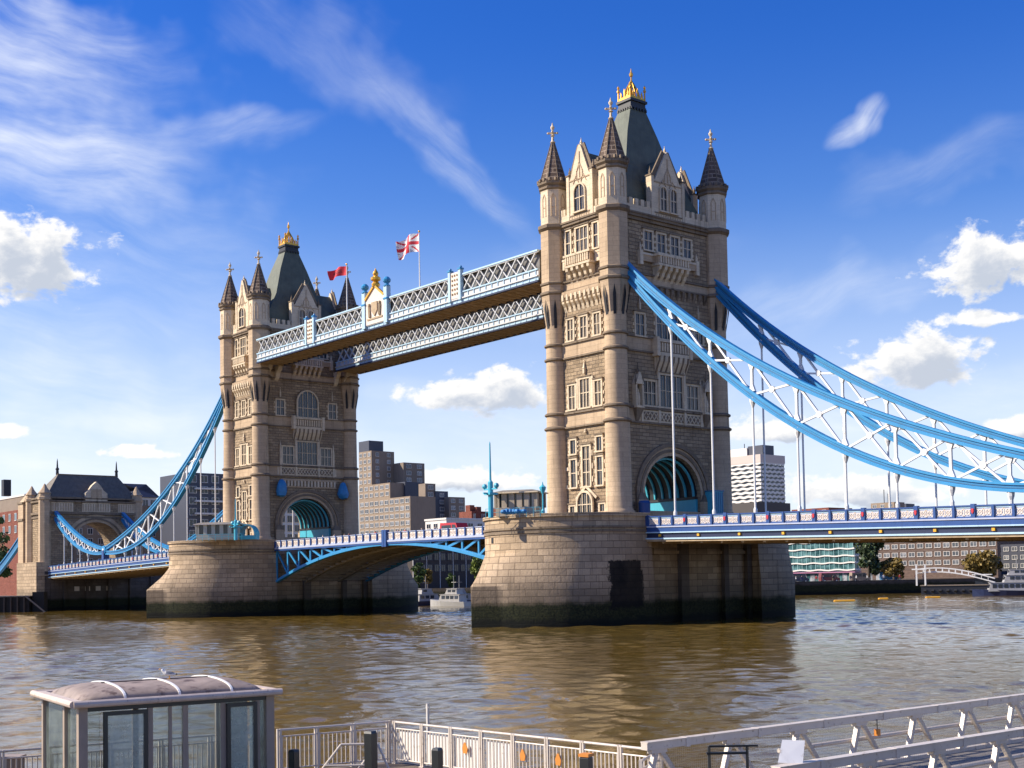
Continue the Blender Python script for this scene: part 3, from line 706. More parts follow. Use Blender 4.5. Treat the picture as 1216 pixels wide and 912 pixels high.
    def balE(m_):
        m_.box(-4.6, 4.6, -.4, .02, 42.4, 42.65, PORT); m_.box(-4.5, 4.5, -.3, .02, 41.7, 42.4, ASH)
        m_.box(-2.7, 2.7, -1.15, 0, 41.3, 41.55, PORT); m_.box(-2.6, 2.6, -1.0, 0, 41.55, 42.4, ASH); balusters(m_, -2.5, 2.5, -1.08, 41.6, 42.4, .4, PORT, .07); m_.box(-2.75, 2.75, -1.2, -.05, 42.4, 42.7, PORT)
        for k in range(6):
            x = -2.3+k*.92; m_.prism([(0, 39.6), (0, 41.3), (-1.1, 41.3), (-1.0, 40.9), (-.65, 40.6), (-.5, 40.2), (-.2, 39.9)], 'x', x-.22, x+.22, PORT)
        for s_ in (-1, 1):
            m_.box(s_*4.75-.25, s_*4.75+.25, -.45, .02, 41.2, 42.9, PORT); pinnacle(m_, s_*4.75, -.2, 42.9, .9, .16, PORT)
    decor(root, 'balcony', fc, 'balE', balE)
    if near:
        add_window(root, fc, 0, 33.1, 4.4, 3.3, 5, 2)
    else:
        add_window(root, fc, 0, 33.0, 3.7, 4.2, 4, 3, 'round', .35)
    for h in (-4.95, 4.95): add_window(root, fc, h, 33.1, 1.35, 2.35, 2, 2)
    add_window(root, fc, 0, 25.15, 3.7, 3.6, 4, 2)
    for h in (-3.6, 3.6): add_window(root, fc, h, 25.15, 1.9, 2.7, 3, 2)
    def oriel(m_):
        m_.box(-2.9, 2.9, -.75, .0, 31.0, 31.3, PORT); m_.box(-2.8, 2.8, -.65, 0, 31.3, 32.5, WEATH); m_.box(-2.95, 2.95, -.82, .0, 32.5, 32.8, PORT)
        balusters(m_, -2.6, 2.6, -.68, 31.4, 32.4, .42, PORT, .06)
        for s_ in (-1, 1): m_.box(s_*2.75-.22, s_*2.75+.22, -.9, 0, 30.8, 33.0, PORT)
        m_.prism([(0, 29.0), (0, 31.0), (-.75, 31.0), (-.65, 30.3), (-.3, 29.6)], 'x', -2.6, 2.6, PORT)
        for k in range(7): m_.prism([(-.0, 29.0), (0, 30.9), (-.85, 30.9), (-.78, 30.4), (-.4, 29.6), (-.1, 29.0)], 'x', -2.5+k*.8-.09, -2.5+k*.8+.09, WEATH)
    decor(root, 'oriel', fc, 'oriel', oriel)
    def panels(m_):
        m_.box(-5.6, 5.6, -.13, .02, 23.2, 24.5, PORT)
        for x0_, x1_ in ((-5.0, -2.4), (-2.0, 2.0), (2.4, 5.0)):
            m_.box(x0_, x1_, -.16, -.1, 23.4, 24.3, WEATH)
            n_ = round((x1_-x0_)/.6)
            for k in range(n_):
                a, b = x0_+(x1_-x0_)*k/n_, x0_+(x1_-x0_)*(k+1)/n_; m_.beam((a, -.18, 23.42), (b, -.18, 24.28), .08, .1, PORT); m_.beam((b, -.18, 23.42), (a, -.18, 24.28), .08, .1, PORT)
            m_.cut()
        for s_ in (-1, 1):
            for x in (2.15, 5.0): m_.box(s_*x-.16, s_*x+.16, -.28, .02, 23.1, 29.0 if x < 3 else 27.5, PORT); pinnacle(m_, s_*x, -.12, 29.0 if x < 3 else 27.5, 1.3, .17, PORT)
            m_.cut(); pinnacle(m_, s_*4.95, -.1, 36.0, 1.6, .16, PORT); m_.cut()
    decor(root, 'carved_panel', fc, 'panels', panels)
    if near:
        def niche(m_):
            for s_ in (-1, 1):
                x = s_*5.75
                m_.frustum((x-.15, x+.15, -.15, 0), 23.0, (x-.6, x+.6, -.7, 0), 24.6, WEATH); m_.box(x-.65, x+.65, -.75, 0, 24.6, 24.85, PORT)
                for q in (-.5, .5): m_.box(x+q-.1, x+q+.1, -.65, 0, 24.85, 27.3, PORT)
                m_.box(x-.4, x+.4, -.06, 0, 24.85, 27.3, DARK); m_.lathe([(.2, 24.85), (.26, 25.6), (.18, 26.3), (.1, 26.4), (.14, 26.6), (.02, 26.85)], x, -.35, 8, PORT)
                m_.prism([(x-.65, 27.3), (x+.65, 27.3), (x, 28.7)], 'y', -.72, 0, PORT); pinnacle(m_, x, -.35, 28.2, 1.6, .15, WEATH)
                for q in (-.6, .6): pinnacle(m_, x+q, -.6, 27.2, 1.3, .1, WEATH)
                m_.cut()
        decor(root, 'statue_niche', fc, 'niche', niche)
        def corb3(m_):
            for k in range(14):
                x = -6.2+k*.95
                if abs(x) < 0: continue
                m_.prism([(0, 37.8), (0, 38.9), (-.32, 38.9), (-.28, 38.4)], 'x', x-.2, x+.2, WEATH)
        decor(root, 'corbel_table', fc, 'corb3', corb3)
    else:
        def dentil(m_):
            m_.box(-5.0, 5.6, -.2, .02, 22.3, 22.6, ASH); m_.box(-5.0, 5.6, -.16, .02, 21.2, 21.4, ASH)
            for k in range(17): m_.box(-4.9+k*.63-.17, -4.9+k*.63+.17, -.25, .02, 21.4, 22.3, PORT)
        decor(root, 'dentil_band', fc, 'dentil', dentil)
        def brk(m_):
            for x in (-7.4, -5.6, 5.6, 7.4):
                m_.prism([(0, 38.6), (0, 40.9), (-1.5, 40.9), (-1.3, 40.3), (-.8, 39.9), (-.4, 39.0)], 'x', x-.35, x+.35, PORT); m_.cut()
        decor(root, 'walkway_bracket', fc, 'brk', brk)
    return root
make_tower(0, 'nearer and taller looking stone bridge tower where the blue chains leave to the right', True)
make_tower(-82.3, 'farther stone bridge tower at the left end of the high walkways', False)

# blue wrapped lamps and barrels at the arches
def wrapped(x, y, z, label, r=.95, h_=2.9):
    m = MB(); prof = [(.3, 0), (.75, .25), (.95, .9), (.9, 1.6), (.7, 2.2), (.45, 2.7), (.12, 2.9)]
    m.lathe([(a*r, b*h_/2.9) for a, b in prof], 0, 0, 12, TARP)
    for v_i, v in enumerate(m.v):
        q = 1+random.uniform(-.12, .12); m.v[v_i] = (v[0]*q, v[1]*q, v[2])
    m.box(-r-.5 if False else -.9, .02, -.08, .08, h_*.55, h_*.62, BLACK)
    tag(m.build('wrapped_lamp', loc=(x, y, z), smooth=True), label, 'lamp', 'lamps wrapped in blue sheeting on the farther tower')
wrapped(-82.3+WX+.9, -5.3, 19.5, 'blue sheet wrapped lamp left of the road arch on the farther tower')
wrapped(-82.3+WX+.9, 6.4, 19.4, 'blue sheet wrapped lamp right of the road arch on the farther tower')
m = MB(); m.lathe([(.62, 0), (.66, .3), (.66, 1.9), (.7, 2.0), (.55, 2.25)], 0, 0, 14, NAVY)
tag(m.build('barrel', loc=(6.6, -6.1, 11.75), smooth=True), 'dark blue upright drum at the left foot of the nearer arch', 'drum')
m = MB(); m.box(-.7, .9, -.8, .8, 0, 3.9, TEAL); m.box(-.8, 1.0, -.9, .9, 3.9, 4.05, CHD)
for k in range(5): m.box(.9, .95, -.75+k*.33, -.6+k*.33, .2, 3.8, CHD)
tag(m.build('hoarding', loc=(6.0, 6.1, 11.5)), 'bright blue hoarding box at the right foot of the nearer arch', 'hoarding')

# ------------------------------------------------------------------ suspension chains
XP, ZP = 61.0, 12.75
UX = [5.2, 16.69, 23.39, 28.41, 33.51, 39.74, 45.81, 52.46, 61.0]; UZ = [41.4, 31.84, 27.45, 24.64, 22.1, 19.49, 17.19, 15.13, 13.0]
LX = [5.2, 11.86, 17.98, 23.71, 29.08, 34.87, 40.28, 45.67, 51.31, 61.0]; LZ = [40.6, 33.75, 28.24, 23.62, 20.14, 17.13, 14.95, 13.34, 12.45, 12.35]
pu = np.polyfit(UX, UZ, 4); pl = np.polyfit(LX, LZ, 4)
zu = lambda x: float(np.polyval(pu, x)); zl = lambda x: float(np.polyval(pl, x))
SX = [61, 66, 71, 76, 81, 85, 88.6]
su = np.polyfit([61, 70, 79, 88.6], [13.1, 14.6, 17.6, 21.9], 3); sl = np.polyfit([61, 70, 79, 88.6], [12.3, 12.75, 15.3, 20.6], 3)
NODES = [12.67+5.5*k for k in range(9)]
zdeck = lambda x: 12.0-.0245*(x-11)          # top of the side-span parapet
def sweep(m, pts, secs):
    """pts in the x-z plane; secs: (n0,n1,y0,y1,mat) offsets along the curve normal"""
    P = [Vector((x, 0, z)) for x, z in pts]; N = []
    for i in range(len(P)):
        t = (P[min(i+1, len(P)-1)]-P[max(i-1, 0)]).normalized(); N.append(Vector((-t.z, 0, t.x)))
    for n0, n1, y0, y1, mt in secs:
        vs = []; fs = []
        for p, n_ in zip(P, N):
            for a, y in ((n0, y0), (n1, y0), (n1, y1), (n0, y1)): q = p+n_*a; vs.append((q.x, y, q.z))
        k = len(P)
        for i in range(k-1):
            for j in range(4): fs.append((i*4+j, i*4+(j+1) % 4, i*4+4+(j+1) % 4, i*4+4+j))
        fs.append((0, 1, 2, 3)); fs.append(tuple(4*(k-1)+j for j in (3, 2, 1, 0)))
        m.add(vs, fs, mt)
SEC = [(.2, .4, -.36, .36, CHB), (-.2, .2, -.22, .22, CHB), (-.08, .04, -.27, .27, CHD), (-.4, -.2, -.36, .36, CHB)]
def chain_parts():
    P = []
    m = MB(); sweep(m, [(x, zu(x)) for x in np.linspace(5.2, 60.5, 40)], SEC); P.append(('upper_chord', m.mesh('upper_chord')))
    m = MB(); sweep(m, [(x, zl(x)) for x in np.linspace(5.2, 60.5, 40)], SEC); P.append(('lower_chord', m.mesh('lower_chord')))
    S2 = [(a*.8, b*.8, c, d_, (CHB if k != 1 else CHB)) for k, (a, b, c, d_, mm) in enumerate(SEC)]
    m = MB()
    sweep(m, [(x, float(np.polyval(su, x))) for x in np.linspace(61.5, 88.6, 24)], S2); sweep(m, [(x, float(np.polyval(sl, x))) for x in np.linspace(61.5, 88.6, 24)], S2)
    for x in np.arange(65, 87, 3.4):
        m.beam((x, 0, np.polyval(sl, x)), (x, 0, np.polyval(su, x)), .2, .2, WHT, (0, 1, 0))
        m.beam((x, 0, np.polyval(sl, x)), (x+3.4, 0, np.polyval(su, x+3.4)), .18, .2, WHT, (0, 1, 0)); m.beam((x, 0, np.polyval(su, x)), (x+3.4, 0, np.polyval(sl, x+3.4)), .18, .2, WHT, (0, 1, 0))
    P.append(('short_segment', m.mesh('short_segment')))
    m = MB()
    nd = [7.2]+NODES
    for k, x in enumerate(nd):
        gap = zu(x)-zl(x)
        if k and gap > .9: m.beam((x, 0, zl(x)), (x, 0, zu(x)), .26, .24, WHT, (0, 1, 0))
        if k+1 < len(nd) and k:
            x2 = nd[k+1]
            a, b, c, d_ = Vector((x, 0, zu(x))), Vector((x2, 0, zl(x2))), Vector((x, 0, zl(x))), Vector((x2, 0, zu(x2)))
            if zu(x2)-zl(x2) < .8: continue
            m.beam(a, b, .2, .22, WHT, (0, 1, 0)); m.beam(c, d_, .2, .2, WHT, (0, 1, 0))
            # crossing plate
            t = (zu(x)-zl(x))/((zu(x)-zl(x))+(zu(x2)-zl(x2))); q = a.lerp(b, t)
            m.prism([(q.x+.34*math.cos(R(45*j)), q.z+.34*math.sin(R(45*j))) for j in range(8)], 'y', -.15, .15, WHT)
            for e, s_ in ((a, -1), (c, 1)): m.prism([(e.x-.4, e.z+s_*.35), (e.x+.4, e.z+s_*.35), (e.x+.15, e.z+s_*1.0), (e.x-.15, e.z+s_*1.0)], 'y', -.135, .135, WHT)
    P.append(('lattice_web', m.mesh('lattice_web')))
    m = MB()
    m.prism([(XP+.95*math.cos(R(30*j)), ZP+.95*math.sin(R(30*j))) for j in range(12)], 'y', -.45, .45, CHB); m.box(XP-.5, XP+.5, -.6, .6, zdeck(XP)-1.2, ZP, NAVY)
    m.prism([(XP+.4*math.cos(R(30*j)), ZP+.4*math.sin(R(30*j))) for j in range(12)], 'y', -.55, .55, WHT)
    P.append(('pin_joint', m.mesh('pin_joint', off=(0, 0, 0))))
    return P
CP = chain_parts()
HM = {}
def make_chain(x0, rz, y, label):
    root = thing('suspension_chain', label, 'suspension chain', (x0, 0, TB), rz, 'blue suspension chains of the side spans')
    for nm, me in CP: put(nm, me, root, (0, y, -TB))
    for x in NODES[:-1]+[70.0, 74.5, 79.0, 83.5]:
        zt = zl(x) if x < 60 else float(np.polyval(sl, x))
        key = round(x, 1)
        if key not in HM:
            m = MB(); zb = zdeck(x)-.9
            m.tube((0, 0, zb), (0, 0, zt-.7), .11, WHT, 8); m.lathe([(.12, zt-1.3), (.3, zt-.75), (.34, zt-.3)], 0, 0, 8, WHT); m.lathe([(.2, zb), (.2, zb+1.3), (.12, zb+1.5)], 0, 0, 8, WHT)
            HM[key] = m.mesh('hanger')
        put('hanger', HM[key], root, (x, y, -TB))
make_chain(0, 0, -7.6, 'light blue front chain of the right span, starting at the nearer tower corner')
make_chain(0, 0, 7.6, 'blue rear chain of the right span, starting at the nearer tower far side')
make_chain(-82.3, math.pi, 7.6, 'blue chain in front on the left side span sweeping down to the low gatehouse')
make_chain(-82.3, math.pi, -7.6, 'blue chain on the left side span mostly hidden behind the farther tower')

# ------------------------------------------------------------------ side spans
def sbox(m, x0, x1, y0, y1, d0, d1, mt, zf):
    a, b = zf(x0), zf(x1)
    m.hexa([(x0, y0, a+d0), (x1, y0, b+d0), (x1, y1, b+d0), (x0, y1, a+d0), (x0, y0, a+d1), (x1, y0, b+d1), (x1, y1, b+d1), (x0, y1, a+d1)], mt)
def parapet_panel(m, xa, xb, y, zf, d0, d1, mt, back, t=.05):
    """cast iron tracery: frame, two rings, diagonals"""
    za, zb = zf(xa), zf(xb); L = xb-xa; H = d1-d0
    sbox(m, xa, xb, y-.012, y+.012, d0, d1, back, zf)
    for k in range(2):
        a, b = xa+L*k/2, xa+L*(k+1)/2; cx = (a+b)/2; zc = zf(cx)+(d0+d1)/2
        for n_ in range(8):
            q0, q1 = R(45*n_), R(45*n_+45); rr = min(L/4, H/2)*.62
            m.beam((cx+rr*math.cos(q0), y, zc+rr*math.sin(q0)), (cx+rr*math.cos(q1), y, zc+rr*math.sin(q1)), .07, .12, mt, (0, 1, 0))
        m.beam((a, y, zf(a)+d0), (b, y, zf(b)+d1), .06, .1, mt, (0, 1, 0)); m.beam((a, y, zf(a)+d1), (b, y, zf(b)+d0), .06, .1, mt, (0, 1, 0))
        sbox(m, b-.04, b+.04, y-.05, y+.05, d0, d1, mt, zf)
def make_span(x0, rz, label):
    root = thing('side_span', label, 'bridge deck', (x0, 0, 8.5), rz, 'suspended side spans')
    off = (0, 0, 8.5); xa, xb = 8.6, 88.0; zf = zdeck
    m = MB(); sbox(m, xa, xb, -9.0, 9.0, -1.7, -1.2, ASPH, zf); m.build('roadway', root, off=off)
    m = MB(); sbox(m, xa+.01, xb, -9.05, 9.05, -2.62, -1.71, SOFF, zf)
    for k in range(29): x = xa+.5+2.75*k; sbox(m, x, x+.3, -8.9, 8.9, -2.95, -2.6, SOFF, zf)
    m.build('soffit', root, off=off)
    for s_ in (-1, 1):
        m = MB(); y = 9.3*s_
        def yb(a, b): return sorted((a*s_, b*s_))
        sbox(m, 10.0, xb, *yb(9.06, 9.5), -1.24, -1.1, LAV, zf); sbox(m, 10.0, xb, *yb(9.06, 9.42), -1.72, -1.24, NAVY, zf)
        sbox(m, 10.0, xb, *yb(9.06, 9.48), -1.84, -1.72, PALEB, zf); sbox(m, 10.0, xb, *yb(9.06, 9.28), -2.36, -1.84, DKNAVY, zf)
        sbox(m, 10.0, xb, *yb(9.06, 9.5), -2.52, -2.36, PALEB, zf); sbox(m, 10.0, xb, *yb(9.06, 9.36), -2.75, -2.52, SOFF, zf)
        fa = m.build('fascia_girder', root, off=off)
        m = MB()
        sbox(m, 10.0, xb, *yb(9.12, 9.45), -.12, 0, NAVY, zf); sbox(m, 10.0, xb, *yb(9.2, 9.4), -1.1, -.98, NAVY, zf); sbox(m, 10.0, xb, *yb(9.24, 9.36), -.26, -.12, PALEB, zf)
        x = 10.2; k = 0
        while x < xb-1.9:
            big = k % 3 == 0
            w_ = .2 if big else .12
            sbox(m, x-w_, x+w_, *yb(9.14, 9.5), -1.1, .1 if big else .0, NAVY, zf)
            parapet_panel(m, x+w_+.05, x+1.833-.2, y, zf, -.96, -.28, CREAM, LAV)
            x += 1.8333; k += 1
        m.build('parapet', root, off=off)
        x = 12.0
        for k in range(14):
            q = MB(); sbox(q, x+k*5.5-.14, x+k*5.5+.14, *yb(9.28, 9.46), -2.22, -1.98, AMBER, zf); q.build('marker_lamp', root, off=off)
            if 10.2+k*5.5 < xb:
                xx = 10.2+k*5.5+5.5
                q = MB(); q.prism([(xx-.12, zf(xx)-.3), (xx+.12, zf(xx)-.3), (xx+.12, zf(xx)-.58), (xx, zf(xx)-.76), (xx-.12, zf(xx)-.58)], 'y', *yb(9.5, 9.56), RED); q.build('shield', root, off=off)
    return root
make_span(0, 0, 'blue suspended roadway with white traceried parapet running right from the nearer tower')
make_span(-82.3, math.pi, 'blue suspended roadway between the farther tower and the low stone gatehouse')

# ------------------------------------------------------------------ bascules
SOFFB = pm('grimy_underside', (.27, .225, .165), .8, var=.3, vscale=1.0, streak=.2)
XM = -41.15; BH = 31.1
BARC = lambda d_: 10.55-4.15*(abs(d_)/28.5)**2
def make_leaf(x0, rz, label):
    """local: pier face at x=0, tip at x=BH"""
    root = thing('bascule_leaf', label, 'bascule', (x0, 0, 10.5), rz, 'lifting roadway leaves between the towers')
    off = (0, 0, 10.5); zt = lambda x: 12.2+.12*(x/BH)
    za = lambda x: min(BARC(BH-x), zt(x)-1.6)
    m = MB(); sbox(m, 0, BH-.03, -8.4, 8.4, -1.5, -1.15, ASPH, zt); m.build('roadway', root, off=off)
    xs = [0.1+k*(BH-.2)/9 for k in range(10)]
    for y in (-8.5, -3.0, 3.0, 8.5):
        outer = abs(y) > 5; mt = CHB if outer else SOFFB
        m = MB()
        pts = [(x, za(x)) for x in np.linspace(0, BH-.04, 24)]
        sweep(m, pts, [(-.06, .3, y-.3, y+.3, mt), (.3, .42, y-.14, y+.14, mt)])
        sbox(m, 0, BH-.03, y-.18, y+.18, -1.62, -1.16, mt, zt)
        for k, x in enumerate(xs):
            if zt(x)-1.6-za(x) < .5: continue
            m.beam((x, y, za(x)+.1), (x, y, zt(x)-1.5), .3, .2, mt, (0, 1, 0))
            if k+1 < len(xs):
                m.beam((x, y, zt(x)-1.55), (xs[k+1], y, za(xs[k+1])+.2), .3, .18, mt, (0, 1, 0))
        m.build('arched_girder', root, off=off)
    m = MB()
    for k in range(19):
        x = .6+k*(BH-1.2)/18; m.box(x-.12, x+.12, -8.2, 8.2, za(x)+.05, za(x)+.4, SOFFB)
        if k < 18:
            x2 = .6+(k+1)*(BH-1.2)/18
            for y0, y1 in ((-8.2, -3.1), (-2.9, 2.9), (3.1, 8.2)):
                m.beam((x, y0, za(x)+.2), (x2, y1, za(x2)+.2), .14, .14, SOFFB); m.beam((x, y1, za(x)+.2), (x2, y0, za(x2)+.2), .14, .14, SOFFB)
    m.build('cross_bracing', root, off=off)
    for s_ in (-1, 1):
        m = MB(); y = 8.72*s_
        def yb(a, b): return sorted((a*s_, b*s_))
        sbox(m, 0, BH-.03, *yb(8.42, 8.95), -1.36, -1.12, LAV, zt); sbox(m, 0, BH-.03, *yb(8.7, 8.9), -1.62, -1.36, NAVY, zt)
        sbox(m, 0, BH-.03, *yb(8.55, 8.85), -.1, 0, LAV, zt); sbox(m, 0, BH-.03, *yb(8.6, 8.8), -1.12, -1.0, LAV, zt)
        n_ = 17
        for k in range(n_+1):
            x = .15+k*(BH-.4)/n_; sbox(m, x-.11, x+.11, *yb(8.56, 8.92), -1.12, .02, NAVY, zt)
            if k < n_: parapet_panel(m, x+.2, x+(BH-.4)/n_-.2, y, zt, -.97, -.14, CREAM, WHT)
        sbox(m, BH-.55, BH-.04, *yb(8.45, 9.1), -2.0, .35, NAVY, zt)
        m.build('parapet', root, off=off)
    return root
make_leaf(-72.25, 0, 'bascule leaf with light blue arched girder hinged at the farther pier')
make_leaf(-10.05, math.pi, 'bascule leaf with light blue arched girder hinged at the nearer pier')

# ------------------------------------------------------------------ high walkways
PALEW = pm('grimy_white_paint', (.60, .60, .585), .5, var=.1, wear=(.3, .25, .2), wearamt=.2, streak=.35)
def make_walkway(y_out, sgn, label, front):
    """y_out: outer face; sgn -1 when the outer face looks to -y"""
    x0, x1 = -75.7, -6.55
    root = thing('high_walkway', label, 'walkway', (XM, y_out, 41.0), 0, 'high level walkways between the towers')
    off = (XM, y_out, 41.0)
    yi = y_out-sgn*4.7
    lo, hi = min(y_out, yi), max(y_out, yi)
    m = MB(); m.box(x0, x1, lo+.15, hi-.15, 41.0, 41.3, SOFF)
    m2 = MB()
    for k in range(46):
        x = x0+.7+k*1.5; m.beam((x, lo+.25, 40.96), (x+1.5, hi-.25, 40.96), .16, .14, SOFF); m.beam((x, hi-.25, 40.94), (x+1.5, lo+.25, 40.94), .16, .14, SOFF); m.box(x-.06, x+.06, lo+.2, hi-.2, 40.8, 41.0, SOFF)
    m.build('soffit', root, off=off)
    m = MB(); m.prism([(lo+.2, 44.7), (hi-.2, 44.7), ((lo+hi)/2, 45.25)], 'x', x0+.1, x1-.1, pm('grey_roof_felt', (.2, .19, .17), .8)); m.build('roof', root, off=off)
    m = MB(); m.box(x0+.2, x1-.2, lo+.45, hi-.45, 41.3, 44.7, pm('walkway_inner_wall', (.16, .15, .13), .35, var=.5, vscale=.8)); m.build('glazed_wall', root, off=off)
    for s_ in (sgn, -sgn):
        yo = y_out if s_ == sgn else yi
        def yb(a, b): return sorted((yo-s_*a, yo-s_*b))
        m = MB()
        m.box(x0, x1, *yb(-.12, .3), 40.85, 41.05, DKNAVY); m.box(x0, x1, *yb(0, .3), 41.05, 41.5, PALEB); m.box(x0, x1, *yb(-.18, .3), 41.5, 41.66, PALEW)
        m.box(x0, x1, *yb(.05, .3), 41.66, 42.3, PALEW); m.box(x0, x1, *yb(-.1, .3), 42.3, 42.45, PALEB)
        k = 0; x = x0+.3
        while x < x1: m.box(x-.05, x+.05, *yb(-.06, .1), 41.1, 42.35, PALEB); x += 1.2
        m.box(x0, x1, *yb(-.1, .3), 44.55, 44.75, PALEB); m.box(x0, x1, *yb(-.02, .2), 44.42, 44.55, PALEW)
        m.build('side_girder', root, off=off)
        m = MB(); p = 1.75; n_ = int((x1-x0-1.0)/p); y = yo-s_*.12
        for k in range(n_):
            a = x0+.5+k*(x1-x0-1.0)/n_; w2 = (x1-x0-1.0)/n_
            if a+w2 > x1-.3: w2 = x1-.5-a
            m.beam((a, y, 42.45), (a+w2, y, 44.45), .13, .22, PALEW, (0, 1, 0)); m.beam((a, y-s_*.08, 44.45), (a+w2, y-s_*.08, 42.45), .13, .22, PALEW, (0, 1, 0))
        m.build('lattice', root, off=off)
        if s_ != -1 or not front: continue
        for xc in (-58.9, -22.7):
            m = MB()
            for dx in (-1.1, 1.1):
                m.box(xc+dx-.22, xc+dx+.22, *yb(-.32, .2), 41.4, 45.3, PALEB); m.box(xc+dx-.3, xc+dx+.3, *yb(-.4, .25), 45.3, 45.5, CHB); m.ball((xc+dx, yo-s_*-.05, 45.65), .2, CHB, 8)
            m.box(xc-.9, xc+.9, *yb(-.2, .1), 41.7, 45.1, CREAM)
            for kx in range(3):
                for kz in range(5): m.ball((xc-.5+kx*.5, yo+s_*.2, 42.3+kz*.6), .17, SOFF, 6)
            m.build('ornament_panel', root, off=off)
        m = MB()
        for dx in (-2.75, 2.75):
            x = XM+dx; m.box(x-.38, x+.38, *yb(-.4, .3), 41.2, 46.3, PALEB); m.box(x-.46, x+.46, *yb(-.48, .35), 44.5, 44.7, CHB); m.lathe([(.5, 46.3), (.5, 46.45), (.3, 46.55), (.28, 46.7), (.55, 47.0), (.58, 47.25), (.3, 47.6), (.02, 47.7)], x, yo+s_*.05, 10, CHB)
        m.prism([(XM-2.35, 41.6), (XM+2.35, 41.6), (XM+2.35, 45.2), (XM, 46.9), (XM-2.35, 45.2)], 'y', *yb(-.25, .2), CREAM)
        for s2 in (-1, 1): m.beam((XM+s2*2.4, yo+s_*.28, 45.2), (XM, yo+s_*.28, 46.95), .3, .3, GOLD)
        # crest: shield between two supporters, built as relief
        m.prism([(XM-.7, 44.6), (XM+.7, 44.6), (XM+.7, 43.4), (XM, 42.6), (XM-.7, 43.4)], 'y', *yb(-.4, -.2), RED if False else SOFF)
        for s2 in (-1, 1):
            m.ball((XM+s2*1.3, yo+s_*.3, 44.3), .3, SOFF, 6); m.tube((XM+s2*1.35, yo+s_*.3, 44.1), (XM+s2*1.2, yo+s_*.3, 42.6), .26, SOFF, 6)
        m.box(XM-1.9, XM+1.9, *yb(-.34, -.2), 42.2, 42.45, SOFF)
        m.lathe([(.55, 46.8), (.62, 47.1), (.35, 47.5), (.7, 47.7), (.72, 48.0), (.3, 48.3), (.42, 48.6), (.3, 48.9), (.16, 49.1), (.02, 49.4)], XM, yo+s_*.05, 10, GOLD)
        m.build('gilded_crest', root, off=off)
    return root
make_walkway(-9.8, -1, 'nearer high walkway with white lattice, gilded crest at mid length and flagpoles on its roof', True)
make_walkway(9.7, 1, 'farther high walkway with white lattice seen below and behind the nearer one', False)

# flags
def flag_mesh(w_, h_, kind):
    m = MB(); nx, nz = 36, 22
    FW = pm('flag_white', (.8, .78, .76), .8, var=.03); FR = pm('flag_red', (.62, .03, .05), .8, var=.05); FB = pm('flag_blue', (.38, .4, .52), .8, var=.05); FD = pm('flag_dark', (.12, .02, .03), .8)
    def pos(i, k, s_):
        u_, v_ = i/nx, k/nz
        return (-u_*w_*math.cos(.35)+.0, -u_*w_*.36+.09*w_*math.sin(u_*9+v_*2)*u_**.5+s_*.015, -(1-v_)*h_+.22*h_*math.sin(u_*5+.4)*u_-.1*h_*u_)
    for s_ in (0, 1):
        for i in range(nx):
            for k in range(nz):
                u_, v_ = (i+.5)/nx, (k+.5)/nz
                if kind == 'cross':
                    mt = FW; X, Z = (u_-.5)*w_, (v_-.5)*h_
                    dd = abs(abs(X)*h_/w_-abs(Z))/h_
                    if abs(X) < h_*.1 or abs(Z) < h_*.1: mt = FR
                    elif abs(X) > h_*.17 and abs(Z) > h_*.17:
                        if dd < .05: mt = FR
                        elif dd > .2 and min(abs(X)*h_/w_, abs(Z)) < .24*h_: mt = FB
                else:
                    mt = FR
                    if .25 < u_ < .8 and abs(v_-.5) < .22 and (i*7+k*3) % 5 < 3: mt = FD
                m.add([pos(i, k, s_), pos(i+1, k, s_), pos(i+1, k+1, s_), pos(i, k+1, s_)], [(0, 1, 2, 3)], mt)
    return m
def make_flag(x, y, ztop, z0, w_, h_, kind, label, plabel):
    m = MB(); m.tube((0, 0, 0), (0, 0, ztop-z0), .1, WHT, 8, .06); m.ball((0, 0, ztop-z0+.1), .16, GOLD, 8); m.lathe([(.25, -.1), (.25, .2), (.12, .4)], 0, 0, 8, WHT)
    tag(m.build('flagpole', loc=(x, y, z0), smooth=True), plabel, 'flagpole', 'flagpoles on the walkway roof')
    o = flag_mesh(w_, h_, kind).build('flag', loc=(x-.08, y, ztop-.15), smooth=True); tag(o, label, 'flag')
make_flag(-34.0, -7.4, 53.3, 45.2, 3.5, 2.5, 'cross', 'white flag with red cross and diagonals flying over the walkway', 'white flagpole carrying the white flag with red cross')
make_flag(-52.5, -7.4, 52.5, 45.2, 3.2, 1.35, 'red', 'red flag with dark emblem flying beside the farther tower', 'white flagpole carrying the red flag')

